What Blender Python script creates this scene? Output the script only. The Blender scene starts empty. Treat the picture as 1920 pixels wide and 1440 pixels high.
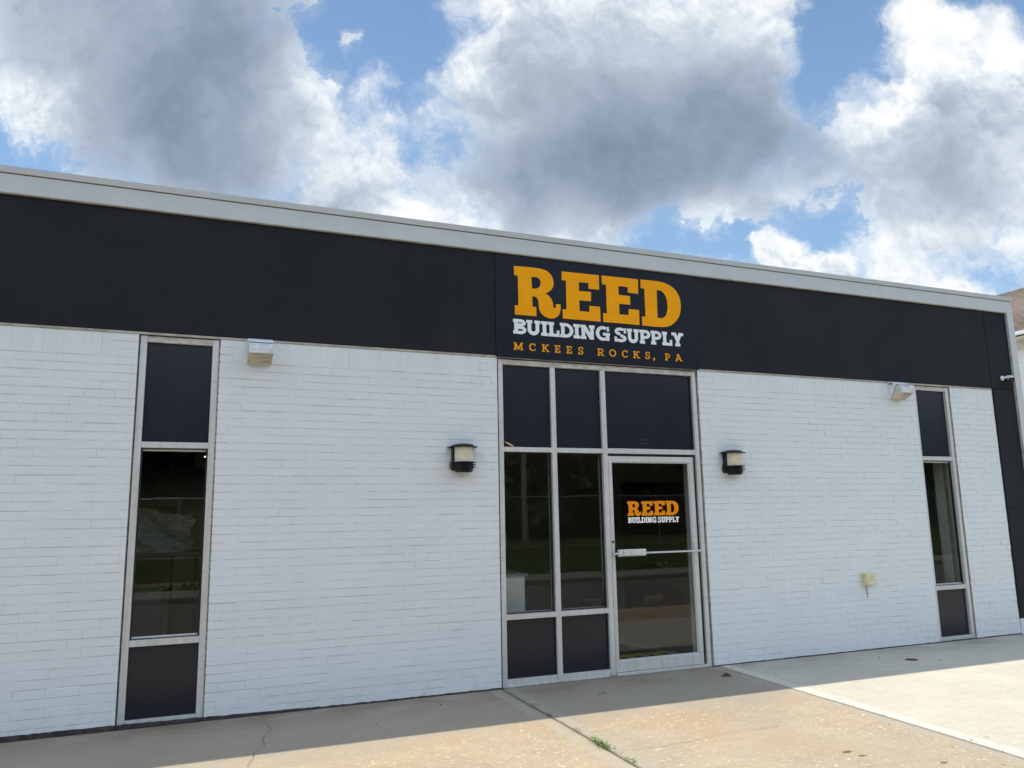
import bpy, bmesh, math, random
import numpy as np
from mathutils import Matrix, Vector
random.seed(7)
rng = np.random.default_rng(11)
scene = bpy.context.scene
col = scene.collection
rad = math.radians

# ------------------------------------------------------------------ camera
FPX = 1484.38
YAW, PITCH, ROLL = rad(-22.70634797), rad(9.73303967), rad(-1.04588033)
H = 1.509
DCAM = 7.0
ROT = Matrix.Rotation(YAW, 3, 'Z') @ Matrix.Rotation(math.pi/2+PITCH, 3, 'X') @ Matrix.Rotation(ROLL, 3, 'Z')
cd = bpy.data.cameras.new('camera')
cam = bpy.data.objects.new('camera', cd)
col.objects.link(cam)
cam.matrix_world = Matrix.Translation((0, -DCAM, H)) @ ROT.to_4x4()
cd.sensor_width = 36.0
cd.lens = FPX/1920*36.0
cd.clip_start = 0.05
cd.clip_end = 3000
scene.camera = cam

# ------------------------------------------------------------------ node helpers
class NT:
    def __init__(s, tree):
        s.t = tree; s.n = tree.nodes; s.l = tree.links
    def new(s, typ, **kw):
        n = s.n.new(typ)
        for k, v in kw.items():
            setattr(n, k, v)
        return n
    def put(s, sock, v):
        if isinstance(v, bpy.types.NodeSocket):
            s.l.new(v, sock)
        elif v is not None:
            if hasattr(sock.default_value, '__len__') and not isinstance(v, (int, float)):
                v = tuple(v)
                if len(sock.default_value) == 4 and len(v) == 3:
                    v = v+(1,)
            sock.default_value = v
    def math(s, op, a, b=None, c=None, clamp=False):
        n = s.new('ShaderNodeMath', operation=op, use_clamp=clamp)
        for i, v in enumerate((a, b, c)):
            if v is not None:
                s.put(n.inputs[i], v)
        return n.outputs[0]
    def vec(s, op, a, b=None, scale=None):
        n = s.new('ShaderNodeVectorMath', operation=op)
        s.put(n.inputs[0], a)
        if b is not None: s.put(n.inputs[1], b)
        if scale is not None: s.put(n.inputs['Scale'], scale)
        return n.outputs['Value'] if op in ('DOT_PRODUCT', 'LENGTH') else n.outputs['Vector']
    def comb(s, x, y, z=0.0):
        n = s.new('ShaderNodeCombineXYZ')
        s.put(n.inputs[0], x); s.put(n.inputs[1], y); s.put(n.inputs[2], z)
        return n.outputs[0]
    def sep(s, v):
        n = s.new('ShaderNodeSeparateXYZ'); s.put(n.inputs[0], v); return n.outputs
    def noise(s, v, scale, detail=4, rough=0.55, lac=2.0, dist=0.0, out=0, dim='3D'):
        n = s.new('ShaderNodeTexNoise', noise_dimensions=dim)
        if v is not None: s.put(n.inputs['Vector'], v)
        n.inputs['Scale'].default_value = scale; n.inputs['Detail'].default_value = detail
        n.inputs['Roughness'].default_value = rough; n.inputs['Lacunarity'].default_value = lac
        n.inputs['Distortion'].default_value = dist
        return n.outputs[out]
    def voro(s, v, scale, feature='F1', out='Distance', rand=1.0):
        n = s.new('ShaderNodeTexVoronoi', feature=feature)
        if v is not None: s.put(n.inputs['Vector'], v)
        n.inputs['Scale'].default_value = scale
        n.inputs['Randomness'].default_value = rand
        return n.outputs[out]
    def ramp(s, v, lo, hi, a=0.0, b=1.0, smooth=False):
        n = s.new('ShaderNodeMapRange', interpolation_type='SMOOTHSTEP' if smooth else 'LINEAR')
        s.put(n.inputs[0], v)
        for i, x in enumerate((lo, hi, a, b)):
            s.put(n.inputs[i+1], x)
        return n.outputs[0]
    def mix(s, f, a, b, mode='MIX'):
        n = s.new('ShaderNodeMix', data_type='RGBA', blend_type=mode)
        s.put(n.inputs[0], f); s.put(n.inputs[6], a); s.put(n.inputs[7], b)
        return n.outputs[2]
    def bump(s, h, strength=0.3, dist=0.01, normal=None):
        n = s.new('ShaderNodeBump')
        n.inputs['Strength'].default_value = strength; n.inputs['Distance'].default_value = dist
        s.put(n.inputs['Height'], h)
        if normal is not None: s.put(n.inputs['Normal'], normal)
        return n.outputs[0]
    def obj(s):
        return s.new('ShaderNodeTexCoord').outputs['Object']

# ------------------------------------------------------------------ world: sky with broken cumulus
SUN_DIR = Vector((-0.16, 0.2565, 1.0)).normalized()     # sun stands behind the building, a little to the left
w = bpy.data.worlds.new('World'); scene.world = w; w.use_nodes = True
W_ = NT(w.node_tree); W_.n.clear()
sky = W_.new('ShaderNodeTexSky', sky_type='NISHITA')
sky.sun_disc = False
sky.sun_elevation = math.asin(SUN_DIR.z)
sky.sun_rotation = math.atan2(SUN_DIR.x, SUN_DIR.y)
sky.air_density = 1.0; sky.dust_density = 0.6; sky.ozone_density = 2.2
dirv = W_.vec('NORMALIZE', W_.new('ShaderNodeTexCoord').outputs['Generated'])
# cloud chart: tangent plane of the part of the sky above the building (fixed in the world)
cr = ROT @ Vector((1, 0, 0)); cu = ROT @ Vector((0, 1, 0)); cf = ROT @ Vector((0, 0, -1))
df = W_.vec('DOT_PRODUCT', dirv, cf)
dfc = W_.math('MAXIMUM', df, 0.08)
U = W_.math('DIVIDE', W_.vec('DOT_PRODUCT', dirv, cr), dfc)
V = W_.math('DIVIDE', W_.vec('DOT_PRODUCT', dirv, cu), dfc)
K = FPX/1000.0
U = W_.math('MULTIPLY_ADD', U, K, 0.960)
V = W_.math('MULTIPLY_ADD', V, -K, 0.720)
uv = W_.comb(U, V, 0.0)
# warp
wn = W_.noise(uv, 3.5, 2, 0.5, out=1)
wn2 = W_.noise(uv, 11.0, 5, 0.62, out=1)
warp = W_.vec('SCALE', W_.vec('SUBTRACT', wn, (0.5, 0.5, 0.5)), scale=0.12)
warp2 = W_.vec('SCALE', W_.vec('SUBTRACT', wn2, (0.5, 0.5, 0.5)), scale=0.13)
uvs = W_.vec('ADD', uv, warp)
uvw = W_.vec('ADD', uvs, warp2)
def lobes(src, lst):
    acc = None
    for (x, y, rx, ry, ang, amp) in lst:
        m = W_.new('ShaderNodeMapping', vector_type='TEXTURE')
        W_.put(m.inputs['Vector'], src)
        m.inputs['Location'].default_value = (x/1000, y/1000, 0)
        m.inputs['Rotation'].default_value = (0, 0, rad(ang))
        m.inputs['Scale'].default_value = (rx/1000, ry/1000, 50)
        g = W_.new('ShaderNodeTexGradient', gradient_type='SPHERICAL')
        W_.l.new(m.outputs[0], g.inputs[0])
        acc = W_.math('MULTIPLY_ADD', g.outputs['Fac'], amp, acc if acc is not None else 0.0)
    return acc
BASE = 0.80      # mean cover of the charted sky
HOLES = [ # blue gaps
 (720, 60, 230, 170, 12, 1.9), (610, 60, 110, 150, 0, .8), (790, 170, 90, 150, -8, .9), (1590, 50, 130, 230, 8, 2.4), (10, 300, 200, 110, 12, 1.7), (130, 280, 60, 50, 0, .5), (480, 385, 130, 60, 8, .8), (0, 185, 70, 70, 0, .5),
 (1310, 480, 240, 115, 8, 1.7), (1250, 420, 80, 60, 0, .4), (1540, 425, 120, 110, 0, 1.7), (1425, 440, 70, 50, 0, .6), (835, 300, 90, 150, 0, .85), (1890, 0, 190, 70, 12, 1.3), (1780, -30, 90, 60, 0, .7), (700, 200, 170, 110, 0, .6), (1625, 220, 90, 70, 0, .6), (1850, 540, 150, 40, 8, .6),
]
ADDS = [ # dense parts
 (280, 90, 420, 300, 15, 1.6), (1150, 200, 420, 300, 0, 1.6), (1780, 250, 260, 280, 0, .8), (1475, 478, 85, 60, 0, 2.2), (1560, 505, 60, 40, 0, 1.5), (1340, 405, 110, 50, -10, .9), (648, 80, 26, 55, 10, 1.5), (560, 230, 130, 80, 30, .7), (730, 165, 90, 60, 10, .8), (800, 230, 60, 60, 0, .5), (650, 380, 300, 120, 0, .5), (60, 215, 110, 60, 25, .7),
]
GREY = [ # thick, grey cloud bases
 (270, 110, 680, 400, 14, .95), (470, 60, 330, 240, 10, .55), (360, 280, 260, 220, 40, .55), (60, 30, 260, 160, 0, .3),
 (1130, 270, 480, 270, 0, .85), (1130, 350, 330, 140, 5, .75), (1330, 170, 400, 300, 0, .55), (960, 60, 220, 180, 0, .15), (1400, 270, 240, 190, 0, .50),
 (1800, 220, 200, 190, 0, .42), (1830, 380, 280, 160, 0, .60), (330, 340, 280, 130, 0, .40), (650, 300, 330, 190, 0, .22), (1600, 330, 240, 130, 0, .60), (1780, 500, 280, 60, 0, .45), (640, 350, 220, 120, 0, .35), (900, 390, 150, 80, 0, .3),
]
HOLES_ = lobes(uvw, HOLES)
cov = W_.math('ADD', W_.math('SUBTRACT', lobes(uvw, ADDS), HOLES_), BASE)
WHITE = [ # sunlit heaps
 (560, 150, 110, 90, 20, .55), (660, 260, 230, 130, 0, .50), (700, 130, 120, 60, 0, .40), (860, 400, 160, 90, 10, .55), (640, 340, 220, 110, 0, .25), (60, 200, 110, 80, 20, .60), (890, 130, 90, 50, 20, .35), (1110, 430, 160, 60, 10, .35),
 (1340, 400, 90, 50, 0, .45), (1470, 465, 90, 60, 0, .60), (1560, 500, 60, 40, 0, .45), (1690, 70, 130, 130, 0, .55), (1640, 210, 110, 120, 0, .40), (1870, 70, 120, 60, 20, .45), (1480, 340, 120, 50, -10, .35), (1700, 500, 160, 50, 5, .25),
]
grey = W_.math('SUBTRACT', lobes(uvs, GREY), lobes(uvw, WHITE))
n_big = W_.noise(uvw, 5.0, 6, 0.58)
n_fine = W_.noise(uvw, 19.0, 6, 0.64)
def billow(v):
    n = W_.new('ShaderNodeTexNoise', noise_dimensions='3D', noise_type='RIDGED_MULTIFRACTAL', normalize=False)
    W_.put(n.inputs['Vector'], v); n.inputs['Scale'].default_value = 6.5; n.inputs['Detail'].default_value = 5.0
    n.inputs['Roughness'].default_value = 0.5; n.inputs['Lacunarity'].default_value = 2.2
    n.inputs['Offset'].default_value = 1.0; n.inputs['Gain'].default_value = 1.6
    return n.outputs[0]
uvb = W_.vec('ADD', uvs, W_.vec('SCALE', warp2, scale=0.12))
b0 = billow(uvb)
dens = W_.math('MULTIPLY_ADD', W_.math('SUBTRACT', n_big, 0.5), 2.4, cov)
dens = W_.math('MULTIPLY_ADD', W_.math('SUBTRACT', n_fine, 0.5), 1.15, dens)
dens = W_.math('MULTIPLY_ADD', W_.math('SUBTRACT', 1.0, b0), 0.35, dens)
# rest of the sky: generic broken cloud in a plane above the town
pz = W_.math('MAXIMUM', W_.sep(dirv)[2], 0.06)
pl = W_.vec('DIVIDE', dirv, W_.comb(pz, pz, pz))
g_n = W_.noise(pl, 1.1, 6, 0.6)
g_d = W_.math('MULTIPLY', W_.math('SUBTRACT', g_n, 0.45), 9.0)
front = W_.ramp(df, 0.45, 0.62, smooth=True)
def lerp(f, a, b):
    return W_.math('MULTIPLY_ADD', f, W_.math('SUBTRACT', b, a), a)
dens = lerp(front, g_d, dens)
crisp = W_.ramp(W_.noise(uvs, 2.6, 2, 0.5), 0.40, 0.56, 0.20, 0.85, True)
alpha = W_.math('MAXIMUM', W_.ramp(dens, -0.35, 1.15, smooth=True), W_.math('MULTIPLY', W_.ramp(dens, 0.10, 0.42, smooth=True), crisp))
edge = W_.ramp(dens, 0.20, 1.9, 1.0, 0.0, smooth=True)
# lit relief: compare the billow field with itself a little towards the sun
uvo = W_.vec('ADD', uvb, (0.004, -0.011, 0.0))
relief = W_.math('MULTIPLY', W_.math('SUBTRACT', billow(uvo), b0), 0.16)
relief = W_.math('MULTIPLY_ADD', W_.math('SUBTRACT', n_fine, 0.5), 0.38, relief)
thick = W_.ramp(grey, 0.0, 0.8, 1.0, 0.13)
gr = W_.math('ADD', W_.math('ADD', grey, 0.09), W_.math('MULTIPLY', W_.math('SUBTRACT', W_.noise(uvw, 3.6, 5, 0.56), 0.5), 2.1))
gr = W_.math('SUBTRACT', gr, W_.math('MULTIPLY', W_.math('MULTIPLY', edge, 0.45), W_.ramp(grey, 0.4, 1.3, 1.0, 0.35)))
gr = W_.math('SUBTRACT', gr, W_.math('MULTIPLY', W_.math('MULTIPLY', relief, 4.2), thick))
gr = lerp(front, W_.math('MULTIPLY', W_.math('SUBTRACT', n_big, 0.45), 0.5), gr)
def cramp(fac, stops):
    n = W_.new('ShaderNodeValToRGB')
    e = n.color_ramp.elements
    while len(e) > 1: e.remove(e[-1])
    e[0].position = stops[0][0]; e[0].color = tuple(stops[0][1])+(1,)
    for p, c in stops[1:]:
        x = e.new(p); x.color = tuple(c)+(1,)
    W_.put(n.inputs[0], fac)
    return n.outputs[0]
ccol = cramp(W_.ramp(gr, -0.35, 1.75), [
 (0.00, (1.04, 1.05, 1.04)), (0.16, (0.84, 0.90, 0.95)), (0.34, (0.60, 0.68, 0.77)), (0.54, (0.425, 0.495, 0.61)), (0.78, (0.285, 0.355, 0.455)), (1.0, (0.20, 0.265, 0.35))])
SKY_STR = 0.1
# clouds away from the sun are front-lit and brighter
ccol = W_.vec('SCALE', ccol, scale=lerp(front, 1.82/SKY_STR, 1.0/SKY_STR))
ccol = W_.mix(front, W_.vec('MULTIPLY', ccol, (.95, 1.0, 1.06)), ccol)
clear = W_.vec('MULTIPLY', sky.outputs[0], (1.02, 1.18, 1.26))
# moist air: the blue pales towards the roofs
el = W_.sep(dirv)[2]
clear = W_.mix(W_.ramp(el, 0.15, 0.66, 0.80, 0.10), clear, (3.7, 6.1, 9.2))
final = W_.mix(alpha, clear, ccol)
bg = W_.new('ShaderNodeBackground'); W_.l.new(final, bg.inputs[0]); bg.inputs[1].default_value = SKY_STR
wo = W_.new('ShaderNodeOutputWorld'); W_.l.new(bg.outputs[0], wo.inputs[0])

# ------------------------------------------------------------------ sun, exposure
sd = bpy.data.lights.new('sun', 'SUN'); sd.energy = 4.8; sd.angle = rad(0.5); sd.color = (1.0, 0.915, 0.76)
so = bpy.data.objects.new('sun', sd); col.objects.link(so)
so.rotation_euler = SUN_DIR.to_track_quat('Z', 'Y').to_euler()
scene.view_settings.view_transform = 'Standard'
scene.view_settings.look = 'None'
scene.view_settings.exposure = 0.0
scene.view_settings.gamma = 1.0

# ------------------------------------------------------------------ materials
def mat(name, color, rough=0.6, spec=0.5, metal=0.0):
    m = bpy.data.materials.new(name); m.use_nodes = True
    t = NT(m.node_tree); b = t.n['Principled BSDF']
    b.inputs['Base Color'].default_value = tuple(color)+(1,)
    b.inputs['Roughness'].default_value = rough
    b.inputs['Metallic'].default_value = metal
    b.inputs['Specular IOR Level'].default_value = spec
    return m, t, b
def speckled(name, c1, c2, rough=0.6, scale=8, bscale=120, bstr=0.15, bdist=0.002, spec=0.5, metal=0.0, detail=5, lo=0.35, hi=0.65):
    m, t, b = mat(name, c1, rough, spec, metal)
    o = t.obj()
    f = t.ramp(t.noise(o, scale, detail, 0.6), lo, hi, smooth=True)
    t.put(b.inputs['Base Color'], t.mix(f, c1, c2))
    if bstr: t.put(b.inputs['Normal'], t.bump(t.noise(o, bscale, 3, 0.6), bstr, bdist))
    return m
M = {}
# painted brick
m, t, b = mat('painted_brick', (.78, .80, .81), .42, .4)
o = t.obj(); sx = t.sep(o)
v = t.vec('MULTIPLY', o, (1, 1, 2.2))
c = t.mix(t.ramp(t.noise(v, 1.4, 5, .55), .35, .7), (.755, .792, .818), (.725, .758, .785))
c = t.mix(t.ramp(t.noise(v, 26, 4, .6), .55, .8, 0, .35), c, (.66, .67, .68))
attr = t.new('ShaderNodeAttribute', attribute_name='tone').outputs['Fac']
c = t.mix(t.math('MULTIPLY', attr, .07), c, (.60, .62, .65))
# rain grime just under the band, with drips, and splash dirt at the foot
drip = t.noise(t.vec('MULTIPLY', o, (9, 1, .7)), 1.0, 4, .7)
top = t.math('MULTIPLY', t.ramp(sx[2], 2.70, 3.08, 0, 1, True), t.ramp(drip, .48, .78, 0, .25))
c = t.mix(top, c, (.50, .46, .40))
foot = t.math('MULTIPLY', t.ramp(sx[2], 0.34, 0.0, 0, 1, True), t.ramp(t.noise(o, 9, 5, .65), .5, .75, 0, .28))
c = t.mix(foot, c, (.42, .39, .34))
# chips of paint
chip = t.ramp(t.noise(o, 55, 2, .5), .765, .79, 0, 1)
c = t.mix(t.math('MULTIPLY', chip, .8), c, (.14, .12, .11))
t.put(b.inputs['Base Color'], c)
h = t.math('ADD', t.noise(o, 90, 4, .6), t.math('MULTIPLY', t.noise(o, 22, 3, .5), 1.6))
t.put(b.inputs['Normal'], t.bump(h, .55, .0022))
M['brick'] = m
M['mortar'] = speckled('dirty_mortar_joint', (.52, .48, .46), (.75, .73, .72), .9, 5, 60, .3, lo=.4, hi=.6)
M['rawbrick'] = speckled('unpainted_brick_edge', (.30, .23, .17), (.44, .38, .32), .85, 14, 60, .4, .004)
M['caulk'] = speckled('old_brown_caulk', (.10, .08, .065), (.26, .21, .17), .8, 12, 60, .4, .004)
# charcoal stucco band
m, t, b = mat('charcoal_stucco', (.027, .029, .036), .75, .18)
o = t.obj()
c = t.mix(t.ramp(t.noise(o, .9, 5, .6), .35, .7), (.0155, .0168, .0225), (.0238, .0243, .0270))
c = t.mix(t.ramp(t.noise(t.vec('MULTIPLY', o, (14, 1, 1.2)), 1, 4, .6), .5, .8, 0, .28), c, (.030, .031, .034))
scuff = t.math('MULTIPLY', t.ramp(t.noise(o, 85, 1, .5), .79, .81), t.ramp(t.noise(o, 1.3, 2, .5), .55, .62))
c = t.mix(scuff, c, (.35, .35, .35))
t.put(b.inputs['Base Color'], c)
t.put(b.inputs['Normal'], t.bump(t.math('ADD', t.noise(o, 150, 3, .6), t.math('MULTIPLY', t.noise(o, 12, 3, .5), 1.2)), .5, .0025))
M['stucco'] = m
# grey fascia
m, t, b = mat('grey_painted_fascia', (.5, .52, .53), .6, .35)
o = t.obj()
c = t.mix(t.ramp(t.noise(t.vec('MULTIPLY', o, (3, 3, 6)), 1, 6, .65), .35, .7), (.60, .63, .645), (.55, .575, .59))
c = t.mix(t.ramp(t.noise(t.vec('MULTIPLY', o, (16, 16, 1)), 1, 3, .6), .55, .8, 0, .15), c, (.40, .395, .38))
t.put(b.inputs['Base Color'], c)
t.put(b.inputs['Normal'], t.bump(t.noise(o, 70, 4, .65), .6, .003))
M['fascia'] = m
M['coping'] = speckled('grey_metal_coping', (.56, .575, .575), (.52, .53, .53), .42, 3, 60, .1, spec=.5)
M['flange'] = speckled('cream_metal_flange', (.50, .48, .42), (.34, .31, .26), .5, 9, 60, .2)
# aluminium frames
m, t, b = mat('weathered_aluminium', (.6, .6, .6), .42, .5, .25)
o = t.obj()
c = t.mix(t.ramp(t.noise(t.vec('MULTIPLY', o, (22, 22, 1.5)), 1, 5, .65), .35, .7), (.68, .68, .67), (.56, .55, .53))
c = t.mix(t.ramp(t.noise(t.vec('MULTIPLY', o, (1.5, 8, 22)), 1, 4, .65), .5, .8, 0, .5), c, (.44, .41, .37))
c = t.mix(t.ramp(t.noise(o, 60, 2, .5), .72, .78, 0, .7), c, (.20, .17, .14))
t.put(b.inputs['Base Color'], c)
t.put(b.inputs['Roughness'], t.ramp(t.noise(o, 15, 4, .6), .3, .7, .35, .6))
M['alu'] = m
m, t, b = mat('stained_head_rail', (.6, .6, .58), .6, .4)
o = t.obj()
c = t.mix(t.ramp(t.noise(t.vec('MULTIPLY', o, (9, 9, 30)), 1, 6, .7), .42, .62), (.62, .61, .57), (.24, .19, .14))
c = t.mix(.45, c, (.60, .59, .56)); t.put(b.inputs['Base Color'], c)
M['stained'] = m
M['gasket'] = mat('black_gasket', (.012, .012, .014), .5)[0]
# spandrel panel, satin
m, t, b = mat('charcoal_panel', (.018, .021, .032), .3, .36)
o = t.obj()
t.put(b.inputs['Base Color'], t.mix(t.ramp(t.noise(o, 1.6, 4, .6), .35, .7), (.0130, .0152, .0245), (.0175, .0193, .0275)))
b.inputs['Roughness'].default_value = .24
M['panel'] = m
# glass: thin sheet, Schlick reflection with slight waviness, bronze-grey tint
def glass(name, tint, wav=.0012):
    m = bpy.data.materials.new(name); m.use_nodes = True; t = NT(m.node_tree); t.n.clear()
    g = t.new('ShaderNodeNewGeometry')
    cosv = t.math('ABSOLUTE', t.vec('DOT_PRODUCT', g.outputs['Normal'], g.outputs['Incoming']))
    F = t.math('MULTIPLY_ADD', t.math('POWER', t.math('SUBTRACT', 1.0, cosv), 5.0), .96, .042)
    tr = t.new('ShaderNodeBsdfTransparent'); tr.inputs[0].default_value = tuple(tint)+(1,)
    gl = t.new('ShaderNodeBsdfGlossy'); gl.inputs['Roughness'].default_value = 0.0
    t.put(gl.inputs['Normal'], t.bump(t.noise(t.obj(), 1.6, 2, .5), .3, wav))
    mx = t.new('ShaderNodeMixShader'); t.put(mx.inputs[0], F)
    t.l.new(tr.outputs[0], mx.inputs[1]); t.l.new(gl.outputs[0], mx.inputs[2])
    o = t.new('ShaderNodeOutputMaterial'); t.l.new(mx.outputs[0], o.inputs[0])
    return m
M['glass'] = glass('tinted_window_glass', (.87, .88, .85))
# sign
m, t, b = mat('navy_sign_face', (.012, .016, .030), .5, .22)
o = t.obj()
t.put(b.inputs['Base Color'], t.mix(t.ramp(t.noise(o, 1.5, 4, .6), .35, .7), (.0065, .0095, .0200), (.0095, .0120, .0215)))
t.put(b.inputs['Normal'], t.bump(t.noise(o, 3, 2, .5), .2, .01))
M['sign'] = m
M['orange'] = speckled('orange_vinyl', (1.0, .41, .002), (.96, .38, .002), .55, 6, 200, .05, spec=.12)
M['whitev'] = speckled('white_vinyl', (.86, .87, .88), (.78, .80, .82), .4, 6, 200, .05)
M['orange_d'] = speckled('orange_door_vinyl', (.95, .30, .006), (.88, .26, .005), .55, 30, 200, .05, spec=.12)
M['whitev_d'] = speckled('white_door_vinyl', (1.0, 1.0, 1.0), (.9, .9, .9), .4, 30, 200, .05)
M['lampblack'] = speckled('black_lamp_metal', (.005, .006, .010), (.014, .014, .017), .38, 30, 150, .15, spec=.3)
M['frost'] = speckled('frosted_cream_glass', (.72, .66, .50), (.62, .56, .42), .35, 12, 60, .0)
M['whitemetal'] = speckled('white_painted_metal', (.80, .84, .87), (.64, .67, .70), .28, 16, 90, .08)
M['visor'] = speckled('chalky_white_visor', (.74, .75, .76), (.56, .57, .59), .35, 10, 60, .1)
M['creamdoor'] = speckled('yellowed_lens_frame', (.66, .60, .47), (.56, .50, .38), .45, 18, 90, .1)
m, t, b = mat('prismatic_lens', (.45, .42, .34), .18, .6)
o = t.obj()
c = t.mix(t.ramp(t.noise(t.vec('MULTIPLY', o, (6, 20, 40)), 1, 3, .5), .35, .65), (.62, .56, .40), (.34, .32, .25))
t.put(b.inputs['Base Color'], c); M['lens'] = m
M['beige'] = speckled('beige_plastic', (.72, .64, .40), (.62, .55, .34), .5, 30, 100, .1)
M['white_plastic'] = speckled('white_plastic', (.80, .84, .88), (.68, .71, .74), .3, 30, 100, .05)
M['wire'] = mat('brown_wire', (.05, .035, .025), .6)[0]
M['rust'] = speckled('rusty_iron', (.045, .03, .022), (.11, .065, .045), .8, 60, 120, .5, .003)
# concrete
def concrete(name, c1, c2, speck, aggr, joints, seam_col, seam_w, strip=None):
    m, t, b = mat(name, c1, .85, .25)
    o = t.obj(); x, y, z = t.sep(o)
    c = t.mix(t.ramp(t.noise(o, .8, 6, .62), .36, .66, smooth=True), c1, c2)
    c = t.mix(t.ramp(t.noise(t.vec('MULTIPLY', o, (1, 2.4, 1)), 3.1, 6, .66), .45, .72, 0, .55), c, tuple(q*.80 for q in c1))
    c = t.mix(t.ramp(t.noise(o, 24, 5, .7), .42, .70, 0, .5), c, tuple(min(1, q*1.18) for q in c2))
    if aggr:
        # worn-off cream further out from the wall exposes the aggregate; near the wall the trowelled skin survives
        worn = t.ramp(t.math('ADD', y, t.math('MULTIPLY', t.math('SUBTRACT', t.noise(o, 1.7, 4, .6), .5), 1.1)), -1.05, -1.55, .10, 1.0, True)
        c = t.mix(t.ramp(worn, .1, 1, .62, 0), c, (.300, .284, .252))
        rusty = t.math('MULTIPLY', worn, t.ramp(t.noise(t.vec('ADD', o, (3.1, 7.7, 0)), .85, 5, .6), .46, .66, 0, .55, True))
        c = t.mix(rusty, c, (.40, .275, .165))
        d1 = t.voro(o, 62); e1 = t.ramp(d1, .16, .30, 1, 0)
        pick = t.new('ShaderNodeTexWhiteNoise'); vv = t.new('ShaderNodeTexVoronoi'); vv.inputs['Scale'].default_value = 62
        t.put(vv.inputs['Vector'], o); t.put(pick.inputs[0], vv.outputs['Position'])
        rv = pick.outputs['Value']
        c = t.mix(t.math('MULTIPLY', e1, t.math('MULTIPLY', worn, t.ramp(rv, .64, .66, 0, .75))), c, speck)
        c = t.mix(t.math('MULTIPLY', e1, t.math('MULTIPLY', worn, t.ramp(rv, .20, .17, 0, .55))), c, (.13, .10, .075))
        c = t.mix(t.math('MULTIPLY', e1, t.math('MULTIPLY', t.ramp(rv, .40, .38, 0, .5), t.ramp(rv, .2, .22))), c, (.36, .25, .15))
        # big pale scabs
        scab = t.math('MULTIPLY', t.ramp(t.noise(t.vec('MULTIPLY', o, (.8, 1.3, 1)), 24, 3, .6), .61, .66), t.ramp(t.noise(o, 1.1, 3, .5), .38, .58))
        c = t.mix(t.math('MULTIPLY', t.math('MULTIPLY', scab, worn), .68), c, tuple(min(1, q*1.25) for q in speck))
    c = t.mix(t.ramp(t.noise(o, 260, 2, .5), .38, .62, 0, .35), c, tuple(q*.72 for q in c1))
    # damp stains near the wall
    st = t.math('MULTIPLY', t.ramp(y, -.75, -.05, 0, 1, True), t.ramp(t.noise(t.vec('MULTIPLY', o, (1.6, 2.5, 1)), 1.3, 5, .6), .35, .62, 0, .75))
    c = t.mix(st, c, tuple(q*.60 for q in c1))
    for (a, k) in joints:     # tooled margin beside each joint
        dd = t.math('ABSOLUTE', t.math('SUBTRACT', x, t.math('MULTIPLY_ADD', y, k, a)))
        mk = t.math('MULTIPLY', t.ramp(dd, seam_w*.85, seam_w, 1, 0), t.ramp(t.noise(o, 9, 3, .6), .25, .6, .35, 1))
        c = t.mix(t.math('MULTIPLY', mk, .75), c, seam_col)
        c = t.mix(t.ramp(dd, .008, .03, .55, 0), c, tuple(q*.5 for q in c1))
    if strip:
        a, k, a2, k2 = strip
        s1 = t.math('SUBTRACT', x, t.math('MULTIPLY_ADD', y, k, a)); s2 = t.math('SUBTRACT', t.math('MULTIPLY_ADD', y, k2, a2), x)
        mk = t.math('MULTIPLY', t.ramp(s1, 0, .008), t.ramp(s2, 0, .02))
        c = t.mix(t.math('MULTIPLY', mk, t.ramp(t.noise(t.vec('MULTIPLY', o, (8, 30, 1)), 1, 4, .6), .3, .6, .35, .8)), c, (.545, .53, .485))
    blot = t.math('MULTIPLY', t.ramp(t.noise(o, 13, 1, .4), .76, .79), t.ramp(t.noise(o, .55, 2, .5), .52, .56))
    c = t.mix(t.math('MULTIPLY', blot, .8), c, (.10, .055, .04))
    t.put(b.inputs['Base Color'], c)
    hh = t.math('ADD', t.noise(o, 120, 4, .7), t.math('MULTIPLY', t.noise(o, 30, 3, .6), .7 if aggr else .25))
    t.put(b.inputs['Normal'], t.bump(hh, .7 if aggr else .25, .004 if aggr else .0015))
    return m
J1 = (2.775, .040); J2 = (5.155, .078)
M['conc_a'] = concrete('old_tan_concrete', (.345, .282, .198), (.425, .350, .252), (.68, .62, .49), True, [J1], (.37, .335, .28), .14)
M['conc_b'] = concrete('old_tan_concrete_entrance', (.335, .282, .210), (.410, .346, .260), (.68, .62, .50), True, [J1, J2], (.34, .315, .27), .13)
M['conc_c'] = concrete('newer_pale_concrete', (.445, .420, .360), (.510, .480, .415), (.8, .8, .8), False, [], (.7, .7, .7), .1, strip=(5.155, .078, 5.31, .082))
M['crackdirt'] = speckled('joint_dirt', (.035, .03, .025), (.09, .07, .05), .95, 30, 80, .6, .004)
M['stain'] = speckled('dark_brown_stain', (.085, .05, .035), (.15, .095, .065), .9, 30, 80, .4, .002)
M['tar'] = speckled('tar_seal', (.022, .018, .022), (.07, .055, .05), .7, 22, 60, .6, .006)
M['asphalt'] = speckled('worn_asphalt', (.115, .105, .095), (.15, .138, .125), .9, 3, 120, .5, .006)
M['bounce_conc'] = speckled('bounce_slab_concrete', (.42, .39, .34), (.50, .47, .41), .85, 5, 90, .4, .004)  # pale tone of the added slab that bounces light to the house
M['kerb'] = speckled('kerb_concrete', (.20, .19, .17), (.26, .245, .215), .85, 5, 90, .4, .004)
m, t, b = mat('lawn', (.07, .11, .02), .9, .1)
o = t.obj()
c = t.mix(t.ramp(t.noise(o, .6, 6, .65), .35, .65), (.034, .055, .014), (.062, .078, .022))
c = t.mix(t.ramp(t.noise(o, 9, 4, .7), .45, .7, 0, .6), c, (.03, .05, .01))
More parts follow.
